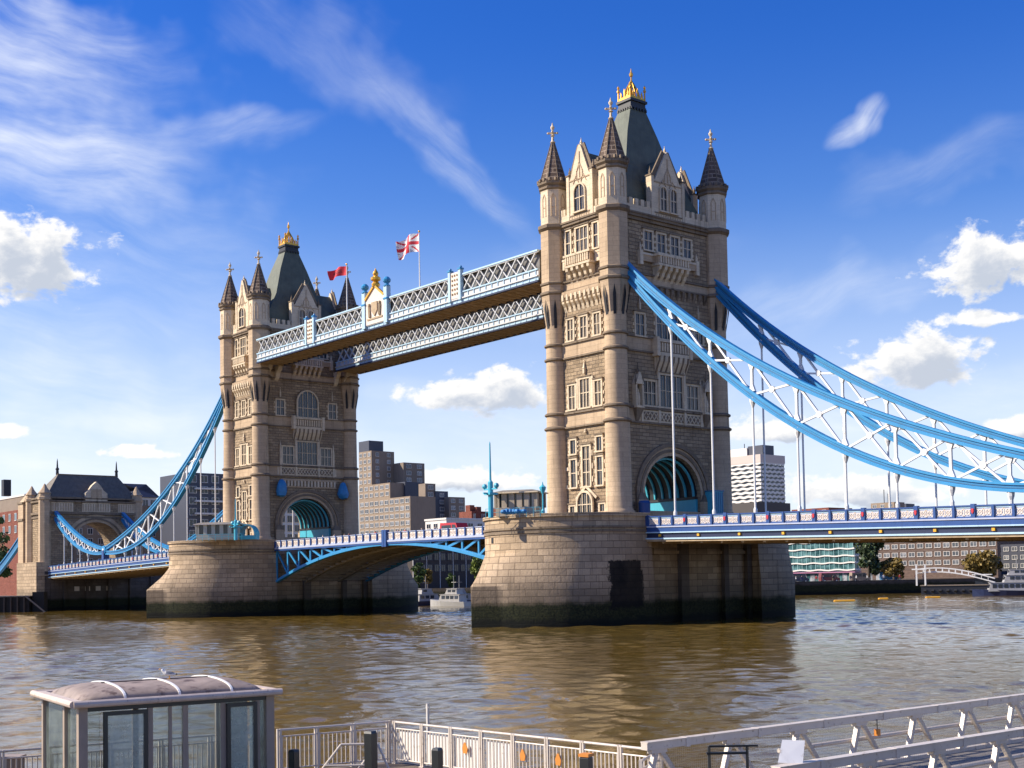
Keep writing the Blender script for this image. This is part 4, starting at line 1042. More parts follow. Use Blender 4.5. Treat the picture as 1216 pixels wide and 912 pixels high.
# ------------------------------------------------------------------ gatehouse (abutment tower)
def make_gate():
    X1 = -171.2; Y0, Y1 = -9.9, 11.6
    root = thing('gatehouse', 'low stone gatehouse with steep dark roof at the left end of the bridge', 'gatehouse', (-176, .8, -2.5))
    off = (-176, .8, -2.5)
    m = MB(); a = arc_pts(5.6, 14.5, 5.4, 18); cy = 1.6
    a = [(p+cy, z) for p, z in a]
    m.prism([(Y0, 8.5), (cy-5.6, 8.5)]+a[::-1]+[(cy+5.6, 8.5), (Y1, 8.5), (Y1, 24.6), (Y0, 24.6)], 'x', -180.5, X1, GRAN)
    m.box(-179.9, X1-.3, Y0+.3, cy-5.9, 24.6, 25.6, ASH) if False else None
    m.build('gate_wall', root, off=off)
    m = MB(); m.box(-183, X1+.35, Y0-1.4, Y1+14, -2.5, 9.0, PIERD); m.box(-183, X1+.6, Y0-2.0, Y0-.2, -2.5, 11.0, PIER); m.box(X1+.6, X1+.8, Y0-1.0, Y0+2, 8.0, 8.3, ASH)
    for k in range(4): m.box(X1+.35, X1+.42, -3.5+k*2.4, -2.4+k*2.4, 4.6, 5.6, CREAM)
    for k in range(5): m.box(X1+.35, X1+.8, -6+k*5, -5.4+k*5, -2, 8.8, PIERD)
    m.build('abutment_base', root, off=off)
    m = MB()
    for k, (h0, h1, y) in enumerate(((5.6, 6.1, .1), (6.1, 6.5, .25), (6.5, 7.2, .15))):
        ring_o = [(p+cy, z) for p, z in arc_pts(h1, 14.5, h1-.2, 18)]; ring_i = [(p+cy, z) for p, z in arc_pts(h0, 14.5, h0-.2, 18)]
        m.ring(ring_o, ring_i, 'x', X1-.02, X1+y, (ASH, WEATH, ASH)[k])
    for z0, z1, p in ((20.7, 21.1, .2), (21.5, 22.0, .35), (24.2, 24.6, .4), (24.9, 25.3, .3)):
        m.cut(); m.box(-180.5-p, X1+p, Y0-p, Y1+p, z0, z1, WEATH)
    m.cut(); m.build_pieces('cornice', root, off=off)
    m = MB()
    for y0, y1 in ((-8.4, -3.6), (-1.6, 4.8), (6.6, 10.6)):
        m.box(X1, X1+.12, y0, y1, 22.1, 24.1, PORT)
        n_ = int((y1-y0)/.55)
        for k in range(n_): m.box(X1+.12, X1+.2, y0+.15+k*(y1-y0-.2)/n_, y0+.4+k*(y1-y0-.2)/n_, 22.3, 23.9, ASH)
        m.cut()
    m.build_pieces('tracery_panel', root, off=off)
    # clasping corner turrets
    for (tx, ty, zt) in ((X1-.7, Y0+.3, 26.3), (-180, Y0+.3, 26.3), (X1-.7, Y1-.3, 26.3), (-180, Y1-.3, 26.3)):
        m = MB(); m.lathe([(1.35, 9), (1.3, 24.5), (1.5, 24.7), (1.5, 25.2), (1.25, 25.3), (1.2, 26.0), (1.4, 26.1), (.6, 27.2), (.2, 28.0), (.02, 28.2)], tx, ty, 8, ASH, math.pi/8); m.build('turret', root, off=off)
    m = MB(); m.box(-184.2, -181.0, Y0-1.3, Y0+2.5, 8, 24.2, ASH); m.box(-184.4, -180.9, Y0-1.5, Y0+2.6, 20.4, 20.9, WEATH); m.box(-184.4, -180.9, Y0-1.5, Y0+2.6, 24.2, 24.6, WEATH); m.frustum((-184.0, -181.2, Y0-1.1, Y0+2.3), 24.6, (-182.9, -182.3, Y0+.3, Y0+.9), 26.8, ASH)
    m.build('side_buttress', root, off=off)
    m = MB()
    m.frustum((-180.2, X1-.2, Y0+.4, Y1-.4), 25.3, (-176.3, -175.3, -5.4, 8.2), 30.6, pm('grey_slates', (.15, .128, .098), .75, var=.3, vscale=1.2, bump=.4, bscale=4, streak=.4))
    m.box(-176.4, -175.2, -5.5, 8.3, 30.5, 30.75, WEATH)
    rf = m.build('roof', root, off=off)
    m = MB()
    for y in (-5.4, 8.2): m.lathe([(.35, 30.6), (.3, 31.6), (.45, 31.8), (.2, 32.2), (.12, 33.6), (.02, 34.2)], -175.8, y, 6, BLACK); m.cut()
    m.build_pieces('ridge_finial', rf, off=off)
    m = MB(); m.prism([(-.9, 24.6), (4.1, 24.6), (4.1, 26.3), (3.2, 27.0), (2.6, 28.0), (1.6, 28.9), (.6, 28.0), (0, 27.0), (-.9, 26.3)], 'x', X1-.9, X1+.25, PORT); m.box(X1+.25, X1+.35, .4, 2.8, 25.2, 27.2, ASH)
    m.build('dormer_gable', root, off=off)
    return root
make_gate()
m = MB()
sweep(m, [(x, 9.3+11.5*((x+207)/26.0)**1.25) for x in np.linspace(-207, -181, 14)], [(.2, .4, -.35, .35, CHB), (-1.2, .2, -.12, .12, CHD), (-1.5, -1.2, -.35, .35, CHB)])
tag(m.build('anchor_chain', loc=(0, -9.3, 0)), 'short blue anchor chain running down left behind the gatehouse', 'anchor chain')

# ------------------------------------------------------------------ control cabins and masts on the piers
CABW = pm('cabin_timber', (.42, .34, .25), .6, var=.2, streak=.3)
def cabin(c, w_, d_, h_, rz, label, body, trim, group='control cabins on the piers', dome=False):
    root = thing('control_cabin', label, 'control cabin', c, rz, group)
    m = MB(); m.box(-w_/2, w_/2, -d_/2, d_/2, 0, h_*.38, body)
    n_ = 5
    for k in range(n_+1):
        x = -w_/2+.12+k*(w_-.24)/n_
        for y in (-d_/2+.12, d_/2-.12): m.box(x-.3, x+.3, y-.12, y+.12, h_*.38, h_, body)
    for k in range(4):
        y = -d_/2+.12+k*(d_-.24)/3
        for x in (-w_/2+.12, w_/2-.12): m.box(x-.12, x+.12, y-.12, y+.12, h_*.38, h_, body)
    m.build('cabin_wall', root)
    m = MB(); m.box(-w_/2+.16, w_/2-.16, -d_/2+.16, d_/2-.16, h_*.38, h_, glassy('cabin_glass', (.03, .03, .03), .15)); m.build('glazing', root)
    m = MB(); m.box(-w_/2-.35, w_/2+.35, -d_/2-.35, d_/2+.35, h_, h_+.14, trim); m.frustum((-w_/2-.3, w_/2+.3, -d_/2-.3, d_/2+.3), h_+.14, (-w_/2+.6, w_/2-.6, -d_/2+.6, d_/2-.6), h_+.4, pm('cabin_roof', (.2, .18, .15), .8, var=.2))
    m.build('roof', root)
    m = MB()
    for k in range(9):
        x = -w_/2-.8+k*(w_+1.6)/8; m.tube((x, -d_/2-.9, -.2), (x, -d_/2-.9, .8), .025, TEAL, 6)
    for z in (.4, .8): m.tube((-w_/2-.8, -d_/2-.9, z), (w_/2+.8, -d_/2-.9, z), .025, TEAL, 6)
    m.build('guard_rail', root)
    if dome:
        m = MB(); n_ = 10
        for k in range(n_):
            a0, a1 = math.pi*k/n_, math.pi*(k+1)/n_
            m.prism([(w_/2+1.2+1.3*math.cos(a0), .6+1.7*math.sin(a0)), (w_/2+1.2+1.3*math.cos(a1), .6+1.7*math.sin(a1)), (w_/2+1.2+1.15*math.cos(a1), .6+1.55*math.sin(a1)), (w_/2+1.2+1.15*math.cos(a0), .6+1.55*math.sin(a0))], 'y', -1.2, 1.2, TEAL)
        m.box(w_/2-.05, w_/2+2.5, -1.0, 1.0, 0, .6, TEAL); m.build('curved_hood', root)
    return root
p = at(618, 612, 139); cabin((p.x, p.y, 12.28), 4.6, 3.0, 2.45, YAW-.35, 'brown timber control cabin with flat roof on the nearer pier', CABW, PORT)
p = at(262, 640, 196); cabin((p.x, p.y, 12.28), 6.6, 3.0, 2.3, YAW-.1, 'cream control cabin with turquoise curved hood on the farther pier', pm('cream_cabin', (.5, .47, .38), .6, var=.15, streak=.3), CREAM, dome=True)
def mast(c, h_, label):
    root = thing('signal_mast', label, 'mast', c, 0, 'turquoise signal masts on the piers')
    m = MB(); m.lathe([(.28, -.2), (.28, h_*.45), (.12, h_*.48), (.07, h_*.97), (.02, h_)], 0, 0, 8, TEAL); m.build('pole', root)
    m = MB(); m.beam((-1.1, 0, h_*.36), (1.1, 0, h_*.36), .16, .16, TEAL); m.beam((0, -1, h_*.3), (0, 1, h_*.3), .16, .16, TEAL)
    for x in (-1.0, 1.0): m.ball((x, 0, h_*.4), .3, TEAL, 8)
    m.box(-.5, .5, -.5, .5, h_*.28, h_*.31, TEAL); m.build('signal_arm', root)
p = at(583, 610, 137); mast((p.x, p.y, 12.3), 8.0, 'tall turquoise signal mast left of the brown cabin')
p = at(280, 642, 192); mast((p.x, p.y, 12.3), 6.0, 'turquoise signal mast beside the cream cabin on the farther pier')
def lamp(c, h_, label, group):
    root = thing('street_lamp', label, 'lamp post', c, 0, group)
    m = MB(); m.lathe([(.2, 0), (.2, .4), (.09, .6), (.07, h_-.8)], 0, 0, 8, TEAL); m.build('post', root)
    m = MB(); m.lathe([(.1, h_-.8), (.32, h_-.35), (.38, h_-.1), (.1, h_+.15), (.02, h_+.5)], 0, 0, 6, TEAL); m.build('lantern', root)
p = at(645, 611, 136); lamp((p.x, p.y, 12.3), 3.0, 'blue lamp post between the brown cabin and the nearer tower', 'lamp posts by the cabin')
m = MB()
for k in range(7): m.ball((-.2+k*.36, random.uniform(-.2, .2), .2), .36*random.uniform(.8, 1.2), TARP, 8, .8)
p = at(600, 611, 134); tag(m.build('tarpaulin_heap', loc=(p.x, p.y, 12.35), rz=YAW), 'blue tarpaulin bundle along the rail in front of the brown cabin', 'tarpaulin')

# ------------------------------------------------------------------ background buildings
GZ = 3.4
BRK_BROWN = stone('brown_brick', (.17, .115, .09), .6, .25, mortar=(.12, .09, .075), rocky=.2, grime=.3)
BRK_RED = stone('red_brick', (.27, .085, .055), .6, .25, mortar=(.2, .1, .08), rocky=.2, grime=.3)
CONC = pm('tan_concrete', (.27, .205, .145), .85, var=.12, vscale=.4, streak=.3)
CONCG = pm('grey_brown_concrete', (.23, .18, .135), .85, var=.12, vscale=.4, streak=.3)
PLUM = pm('dark_cladding', (.05, .055, .075), .5, var=.1)
WHITEC = pm('white_concrete', (.68, .64, .58), .7, var=.06, streak=.25)
TGL = glassy('teal_glass', (.022, .065, .07), .12, .5, (.12, .24, .25))
BGL = glassy('pale_window_glass', (.08, .09, .1), .15, .5, (.45, .46, .48))
DGL = glassy('dark_glass', (.02, .025, .035), .12)
def simple_window(w_, h_, frame=WHITEC, gl=BGL):
    key = ('sw', w_, h_, frame.name, gl.name)
    if key not in WCACHE:
        m = MB(); m.box(-w_/2, w_/2, -.03, .02, 0, h_, gl)
        m.box(-w_/2-.1, w_/2+.1, -.18, .02, -.12, 0, frame); m.box(-w_/2-.1, -w_/2, -.12, .02, 0, h_, frame); m.box(w_/2, w_/2+.1, -.12, .02, 0, h_, frame); m.box(-w_/2-.1, w_/2+.1, -.12, .02, h_, h_+.1, frame); m.box(-.04, .04, -.08, .0, 0, h_, frame)
        WCACHE[key] = m.mesh('window')
    return WCACHE[key]
class Bld:
    """axis aligned building blocks: S face (-y) and E face (+x) are the two seen"""
    def __init__(s, name, label, cat, c, group=None): s.o = (c.x, c.y, GZ); s.root = thing(name, label, cat, s.o, 0, group)
    def block(s, u0, uc, u1, vtop, depth, mat, part='wall', zb=None, S=(3.2, 2.6, 1.5, 1.3), E=(3.2, 2.6, 1.5, 1.3), zvis=6., frame=WHITEC, gl=BGL, cap=None, maxw=100, zmax=999):
        c = at(uc, vtop, depth); Wd = (uc-u0)/FPX*depth/(.639+.769*(u0-608)/FPX); Ld = (u1-uc)/FPX*depth/(.769-.639*(u1-608)/FPX)
        x1, y0, z1 = c.x, c.y, c.z; x0, y1 = x1-Wd, y0+Ld
        m = MB(); m.box(x0, x1, y0, y1, GZ if zb is None else zb, z1, mat)
        if cap: m.box(x0-.2, x1+.2, y0-.2, y1+.2, z1+.003, z1+.5, cap)
        m.build(part, s.root, off=s.o)
        cnt = 0
        for face, prm in (('S', S), ('E', E)):
            if not prm: continue
            px, pz, ww, wh = prm; L = Wd if face == 'S' else Ld
            n_ = int(L/px)
            if n_ < 1: continue
            z = z1-pz
            while z > zmax: z -= pz
            while z > zvis:
                for k in range(n_):
                    h = L*(k+.5)/n_
                    if cnt >= maxw: break
                    if face == 'S': put('window', simple_window(ww, wh, frame, gl), s.root, (x0+h-s.o[0], y0-s.o[1], z+(pz-wh)*.4-s.o[2]))
                    else: put('window', simple_window(ww, wh, frame, gl), s.root, (x1-s.o[0], y0+h-s.o[1], z+(pz-wh)*.4-s.o[2]), math.pi/2)
                    cnt += 1
                z -= pz
        return x0, x1, y0, y1, z1
    def bands(s, ext, n_, z0, mat, gap=.45, wave=0., part='floor_bands', prj=.35):
        x0, x1, y0, y1, z1 = ext; m = MB(); H = (z1-z0)/n_
        for k in range(n_+1):
            z = z0+H*k
            if wave:
                seg = 26
                for i in range(seg):
                    a, b = x0-prj+(x1-x0+2*prj)*i/seg, x0-prj+(x1-x0+2*prj)*(i+1)/seg
                    w0, w1 = wave*math.sin(i*1.25+k*1.9), wave*math.sin((i+1)*1.25+k*1.9)
                    m.hexa([(a, y0-prj, z+w0), (b, y0-prj, z+w1), (b, y0+.1, z+w1), (a, y0+.1, z+w0), (a, y0-prj, z+w0+gap), (b, y0-prj, z+w1+gap), (b, y0+.1, z+w1+gap), (a, y0+.1, z+w0+gap)], mat)
                    a, b = y0+.101+(y1-y0)*i/seg, y0+.101+(y1-y0)*(i+1)/seg
                    m.hexa([(x1-.1, a, z+w0), (x1+prj, a, z+w0), (x1+prj, b, z+w1), (x1-.1, b, z+w1), (x1-.1, a, z+w0+gap), (x1+prj, a, z+w0+gap), (x1+prj, b, z+w1+gap), (x1-.1, b, z+w1+gap)], mat)
            else: m.box(x0-prj, x1+prj, y0-prj, y1+prj, z, z+gap, mat)
        m.build(part, s.root, off=s.o)
    def mullions(s, ext, p, z0, mat, part='mullions'):
        x0, x1, y0, y1, z1 = ext; m = MB()
        for k in range(int((x1-x0)/p)+1): m.box(x0+k*p-.07, x0+k*p+.07, y0-.12, y0+.02, z0, z1, mat)
        for k in range(int((y1-y0)/p)+1): m.box(x1-.02, x1+.12, y0+k*p-.07, y0+k*p+.07, z0, z1, mat)
        m.build(part, s.root, off=s.o)

# stepped apartment block behind the bascules
b = Bld('apartment_block', 'tall brown stepped apartment block right of the farther tower', 'apartment block', at(470, 625, 430))
g1 = (3.3, 2.45, 1.9, 1.25)
b.block(426, 441, 468, 535, 462, CONC, S=(2.2, 2.45, 1.5, 1.2), E=(3.6, 2.45, 1.2, 1.2), zvis=19, maxw=60)
b.block(426, 438, 455, 523, 465, PLUM, 'penthouse', S=None, E=None)
b.block(462, 479, 504, 549, 463, CONCG, S=None, E=(3.4, 2.45, 1.9, 1.3), zvis=22, maxw=14)
b.block(426, 463, 482, 573, 447, CONC, S=g1, E=None, zvis=23, maxw=12)
b.block(463, 481, 503, 572, 450, PLUM, 'dark_infill', S=None, E=None)
b.block(427, 487, 517, 589, 420, CONC, S=(3.0, 2.45, 2.0, 1.3), E=(3.6, 2.45, 2.0, 1.3), zvis=12, maxw=70)
b.block(497, 505, 517, 574, 434, CONCG, S=None, E=(3, 2.4, 2.0, 1.2), zvis=23, maxw=4)
b.block(510, 517, 532, 583, 436, PLUM, 'dark_infill', S=None, E=(2.8, 2.4, 1.6, 1.2), zvis=19)
b.block(516, 533, 552, 590, 436, CONCG, S=None, E=(3.2, 2.4, 1.6, 1.2), zvis=14, maxw=16)
# white pavilion and red roofed building beyond the bascule
b = Bld('riverside_pavilion', 'low white flat roofed building seen just above the bascule parapet', 'building', at(550, 626, 330))
e = b.block(505, 530, 586, 617, 330, WHITEC, S=(3, 2.6, 1.6, 1.1), E=(3, 2.6, 1.6, 1.1), zvis=12, gl=DGL, cap=WHITEC)
b = Bld('brick_house', 'red brick building with chimneys left of the brown cabin', 'house', at(580, 626, 350))
e = b.block(545, 560, 640, 607, 350, BRK_RED, S=None, E=(2.6, 2.6, 1.2, 1.3), zvis=14)
m = MB()
for (u_, v_) in ((558, 600), (566, 602), (590, 603)):
    q = at(u_, v_, 352); m.box(q.x-1, q.x+1, q.y-.8, q.y+.8, 13, q.z, BRK_RED); m.cut()
m.build_pieces('chimney', b.root, off=b.o)
# dark columned warehouse under the bascule
b = Bld('warehouse', 'dark warehouse with tall pale columns seen beneath the bascule', 'warehouse', at(530, 690, 322))
e = b.block(470, 490, 640, 640, 322, pm('dark_brick', (.05, .038, .034), .8), S=None, E=(2.1, 2.9, 1.3, 1.6), zvis=3.5, frame=PLUM, gl=DGL, maxw=60)
b.mullions(e, 4.2, GZ, WHITEC, 'columns')
# tower hotel, glass block, brown brick block on the right
b = Bld('tower_hotel', 'white banded concrete hotel tower right of the nearer bridge tower', 'hotel', at(900, 600, 800))
e = b.block(850, 903, 931, 551, 800, DGL, S=None, E=None)
b.bands(e, 13, e[4]-26*1.0-8, WHITEC, 1.5, .35)
x0, x1, y0, y1, z1 = e
m = MB(); m.box(x0-.5, x1+.5, y0-.5, y1+.5, z1+1.2, z1+6.2, pm('pink_concrete', (.55, .46, .40), .8, var=.05)); m.build('parapet_band', b.root, off=b.o)
m = MB(); m.box(x1-28, x1-14, y0+4, y0+14, z1+6.2, z1+11.5, WHITEC); m.box(x1-14, x1-2, y0+5, y0+16, z1+6.2, z1+12.5, PLUM); m.tube((x1-20, y0+9, z1+11), (x1-20, y0+9, z1+15), .25, BLACK); m.build('plant_room', b.root, off=b.o)
m = MB(); m.box(x0-10, x1+1, y0-6, y1+4, GZ, at(880, 597, 800).z, pm('dark_podium', (.06, .05, .045), .7)); m.build('podium', b.root, off=b.o)
b = Bld('glass_office', 'teal glass office block with white wavy floor bands under the right span', 'office block', at(980, 690, 336))
e = b.block(905, 1013, 1019, 618, 336, TGL, S=None, E=None)
b.bands(e, 7, GZ+2.9, WHITEC, .34, .13); b.mullions(e, 1.5, GZ+2.9, pm('pale_teal_frame', (.25, .42, .42), .4))
m = MB(); m.box(e[0], e[1]+.6, e[2]-.8, e[3], GZ+2.3, GZ+2.6, pm('plum_canopy', (.3, .12, .2), .5))
for k in range(16): m.box(e[0]+.5+k*2.6, e[0]+2.0+k*2.6, e[2]-.1, e[2]-.04, GZ+.1, GZ+2.1, BGL)
m.build('ground_floor', b.root, off=b.o)
b = Bld('brick_flats', 'long brown brick block with rows of pale windows under the right span', 'block of flats', at(1100, 690, 365))
e = b.block(1000, 1183, 1187, 618, 365, BRK_BROWN, S=(2.9, 2.55, 1.9, 1.2), E=None, zvis=5, maxw=100, zmax=at(1100, 646, 375).z)
b.bands(e, 6, e[4]-16.3, pm('brown_band', (.12, .085, .07), .8), .22, 0, prj=.1)
b = Bld('dark_office', 'dark office building at the right edge behind the white boat', 'office block', at(1200, 690, 372))
e = b.block(1180, 1240, 1262, 645, 372, PLUM, S=(2.4, 2.5, 1.5, 1.1), E=None, zvis=4.5, maxw=60)
for (u0, uc, u1, vt, dd, mt, lb) in ((1034, 1062, 1074, 596, 620, CONC, 'small tan rooftop block above the right span'), (1066, 1076, 1086, 598, 640, PLUM, 'small dark rooftop block above the right span'), (940, 984, 1012, 602.5, 520, BRK_RED, 'low reddish roofline above the right span'), (1090, 1150, 1216, 600, 560, BRK_BROWN, 'low brown roofline at the right above the span')):
    b = Bld('distant_building', lb, 'building', at(uc, 620, dd)); b.block(u0, uc, u1, vt, dd, mt, S=(4, 3, 2, 1.4), E=None, zvis=22)
m = MB(); q = at(1050, 596, 622); m.tube((q.x, q.y, q.z-.5), (q.x, q.y, q.z+6), .18, BLACK, 6); m.tube((q.x+1.5, q.y+1, q.z-.5), (q.x+1.5, q.y+1, q.z+4), .15, BLACK, 6)
tag(m.build('aerial'), 'thin aerial masts on the small tan rooftop', 'aerial')
# left side
b = Bld('red_brick_flats', 'red brick flats with grey top floor left of the gatehouse', 'block of flats', at(20, 690, 345))
e = b.block(-60, 37, 60, 603, 345, BRK_RED, S=(4.6, 3.4, 1.5, 1.9), E=None, zvis=6, maxw=40, gl=glassy('bluish_glass', (.05, .12, .16), .15, .5, (.3, .5, .6)))
e2 = b.block(-60, 34, 58, 588, 352, CONCG, 'top_floor', S=(2.4, 3.2, 1.9, 1.6), E=None, zvis=24, maxw=20, cap=WHITEC)
m = MB(); q = at(3, 589, 352); m.box(q.x-1, q.x+1, q.y, q.y+2, q.z, q.z+4.5, BLACK); m.build('flue', b.root, off=b.o)
b = Bld('hipped_office', 'dark hipped roof building peeping out right of the gatehouse roof', 'building', at(160, 620, 380))
e = b.block(130, 150, 186, 590, 380, WHITEC, S=None, E=(2.2, 3, 1.6, 1.7), zvis=24, gl=DGL)
x0, x1, y0, y1, z1 = e
m = MB(); m.frustum((x0-.8, x1+.8, y0-.8, y1+.8), z1+.01, (x0+4, x1-4, y0+8, y1-9), z1+4.3, PLUM); m.build('roof', b.root, off=b.o)
b = Bld('tan_flats', 'tan brown flats seen through the gatehouse arch', 'block of flats', at(110, 640, 352))
e = b.block(70, 88, 150, 600, 352, CONCG, S=None, E=(2.6, 2.8, 1.3, 1.5), zvis=8, gl=DGL, maxw=60)
b = Bld('tan_house', 'tan walled building behind the left blue chain', 'building', at(175, 640, 350))
e = b.block(140, 158, 205, 600, 350, CONC, S=None, E=(3.2, 3, 1.2, 1.5), zvis=8, gl=DGL)
b = Bld('balcony_flats', 'dark blue grey flats with white balcony bands left of the farther tower', 'block of flats', at(235, 640, 335))
e = b.block(190, 222, 275, 561, 335, PLUM, S=None, E=(3.0, 2.9, 1.9, 1.7), zvis=9, gl=glassy('bluish_glass'), maxw=80)
x0, x1, y0, y1, z1 = e
m = MB()
for k in range(5):
    z = z1-4.4-k*3.3; m.box(x1, x1+1.3, y0+2, y1-.5, z, z+.45, WHITEC); m.cut()
m.build_pieces('balcony', b.root, off=b.o)
b = Bld('white_flats', 'white gridded flats seen through the arch of the farther tower', 'block of flats', at(345, 640, 330))
e = b.block(300, 322, 398, 588, 330, WHITEC, S=None, E=(2.0, 2.4, 1.3, 1.6), zvis=6, gl=DGL, frame=PORT, maxw=100)

# ------------------------------------------------------------------ trees
LEAFM = {}
def leafmat(name, col):
    mt = bpy.data.materials.new(name); mt.use_nodes = True; n = NT(mt.node_tree); b_ = mt.node_tree.nodes['Principled BSDF']
    co = n.n('ShaderNodeTexCoord').outputs['Object']
    f = n.ss(n.noise(co, .7, 4), .35, .65)
    n.put(b_.inputs['Base Color'], n.mix(f, tuple(x*.55 for x in col)+(1,), tuple(min(1, x*1.45) for x in col)+(1,)))
    b_.inputs['Roughness'].default_value = .6; return mt
LG = leafmat('green_leaves', (.07, .115, .025)); LD = leafmat('dark_leaves', (.035, .06, .015)); LY = leafmat('yellow_leaves', (.17, .115, .02)); LB = leafmat('bright_leaves', (.13, .17, .025))
def tree(c, h_, r, mat, label, seed, low=.25):
    rnd = random.Random(seed)
    root = thing('tree', label, 'tree', c, 0, 'trees on the far bank')
    m = MB(); m.tube((0, 0, -.2), (0, 0, h_*.5), .035*h_, BARK, 8, .02*h_)
    cl = []
    for k in range(16):
        a = rnd.uniform(0, 6.28); q = math.sqrt(rnd.random())*r*.68; z = h_*(low+.12+rnd.random()*(.82-low))
        sh = 1-abs((z/h_-.55)/.62)**2*.6
        cl.append((q*math.cos(a)*sh, q*math.sin(a)*sh, z, r*rnd.uniform(.3, .48)*sh))
        if k < 8: m.tube((0, 0, h_*(.25+.02*k)), cl[-1][:3], .012*h_, BARK, 5, .004*h_)
    m.build('trunk', root)
    m = MB(); s_ = .085*r+.1
    for (x, y, z, rr) in cl:
        for k in range(150):
            d_ = Vector((rnd.gauss(0, 1), rnd.gauss(0, 1), rnd.gauss(0, 1))).normalized()*rr*rnd.uniform(.55, 1.12)
            p = Vector((x, y, z))+Vector((d_.x, d_.y, d_.z*.85))
            if p.z < h_*low*.8: continue
            a = Vector((rnd.gauss(0, 1), rnd.gauss(0, 1), rnd.gauss(0, 1))).normalized(); b_ = a.cross(Vector((rnd.gauss(0, 1), rnd.gauss(0, 1), .3))).normalized()
            q = s_*rnd.uniform(.6, 1.3); m.add([p-a*q, p+b_*q*.7, p+a*q, p-b_*q*.7], [(0, 1, 2, 3)], mat)
    m.build('crown', root)
def treeat(u, vb, vt, depth, wpx, mat, label, seed, low=.12):
    q = at(u, vb, depth); t = at(u, vt, depth); tree((q.x, q.y, GZ-.1), t.z-GZ, wpx/2/FPX*depth, mat, label, seed, low)
treeat(1032, 692, 630, 320, 42, LD, 'dark green tree right of the teal glass block', 1, .08)
treeat(1062, 690, 662, 318, 34, LY, 'yellowing small tree in front of the brown brick block', 2)
treeat(1172, 690, 658, 322, 50, LY, 'broad yellow brown tree behind the white boat', 3)
treeat(567, 694, 661, 312, 26, LB, 'bright green round tree at the left foot of the nearer pier', 4, .05)
treeat(497, 692, 668, 312, 18, LG, 'small green tree under the left end of the bascule', 5, .05)
treeat(508, 692, 674, 316, 14, LY, 'thin yellow green tree under the bascule', 6)
treeat(536, 692, 680, 316, 12, LG, 'little round green bush beneath the bascule', 7, .05)
treeat(-4, 685, 612, 318, 34, LG, 'large green tree at the left edge of the photograph', 8, .1)

# ------------------------------------------------------------------ boats
def onwater(u, v):
    r = (FWD+RGT*((u-608)/FPX)+UPV*((PPY-v)/FPX)); t = (WZ-CAM[2])/r.z; return Vector(CAM)+r*t
BOATW = pm('boat_white', (.36, .35, .34), .4, var=.15, streak=.2)
def boat(c, L, B, rz, label, hullc, cabins, cat='boat', group=None):
    """local +x is the bow; cabins: (x0,x1,half width,z0,z1)"""
    root = thing('boat', label, cat, c, rz, group)
    m = MB(); n_ = 9; secs = []
    for k in range(n_):
        t = k/(n_-1); x = -L/2+L*t; w_ = B/2*(1-max(0, (t-.5)/.5)**2.2)*(.9+.1*min(1, t*4)); sh = .9+.5*t*t
        secs.append([(x, -w_, WZ*0+sh), (x-(0.0), -w_*.8, -.3), (x, 0, -.45), (x, w_*.8, -.3), (x, w_, sh)])
    vs = [p for s_ in secs for p in s_]; fs = []
    for k in range(n_-1):
        for j in range(4): fs.append((k*5+j, k*5+j+1, k*5+6+j, k*5+5+j))
        fs.append((k*5, k*5+5, k*5+9, k*5+4))
    fs.append((0, 1, 2, 3, 4)); fs.append(tuple((n_-1)*5+j for j in (4, 3, 2, 1, 0)))
    m.add(vs, fs, hullc); m.build('hull', root)
    for x0, x1, hw, z0, z1 in cabins:
        m = MB(); m.frustum((x0, x1, -hw, hw), z0, (x0+.15, x1-.5, -hw*.9, hw*.9), z1, BOATW); m.box(x0-.1, x1-.3, -hw*.97, hw*.97, z1, z1+.1, BOATW)
        o = m.build('cabin', root)
        m = MB(); zz0, zz1 = z0+(z1-z0)*.4, z0+(z1-z0)*.85
        k = int((x1-x0-.6)/1.1)
        for i in range(max(1, k)):
            xa = x0+.4+i*1.1
            for s_ in (-1, 1): m.box(xa, xa+.8, *sorted((s_*hw*.9, s_*(hw*.985))), zz0, zz1, DGL)
        m.box(x1-.38, x1-.14, -hw*.7, hw*.7, zz0, zz1, DGL); m.build('cabin_windows', o)
    m = MB(); xm = sum(cabins[-1][:2])/2; m.tube((xm, 0, cabins[-1][4]), (xm, 0, cabins[-1][4]+2.6), .06, BOATW, 6); m.tube((xm-.6, 0, cabins[-1][4]+1.3), (xm+.6, 0, cabins[-1][4]+1.3), .04, BOATW, 6); m.build('mast', root)
    return root
NAVH = pm('navy_hull', (.02, .03, .08), .3); WHH = pm('white_hull', (.42, .42, .42), .3)
q = onwater(1207, 707); boat((q.x, q.y, WZ), 17, 4.6, YAW+math.pi-.25, 'white river cruise boat with two decks at the right edge', NAVH, [(-7.5, 5.5, 1.9, .9, 2.6), (-6.5, 2.5, 1.7, 2.7, 4.1), (-2, 1.6, 1.1, 4.2, 5.2)], 'river boat')
for (u_, v_, L, rz, lb, hc) in ((512, 719.0, 8.5, .5, 'leftmost white cabin cruiser moored beneath the bascule', NAVH), (533, 720, 9.5, 2.5, 'white cabin cruiser moored in the middle under the bascule', WHH), (552, 719.0, 8, .3, 'cabin cruiser with dark hull beside the nearer pier', NAVH)):
    q = onwater(u_, v_); boat((q.x, q.y, WZ), L, 2.9, YAW+rz, lb, hc, [(-L*.38, L*.18, 1.2, .9, 2.3), (-L*.3, L*.02, 1.0, 2.4, 3.4)], 'boat', 'cabin cruisers moored beyond the bridge')
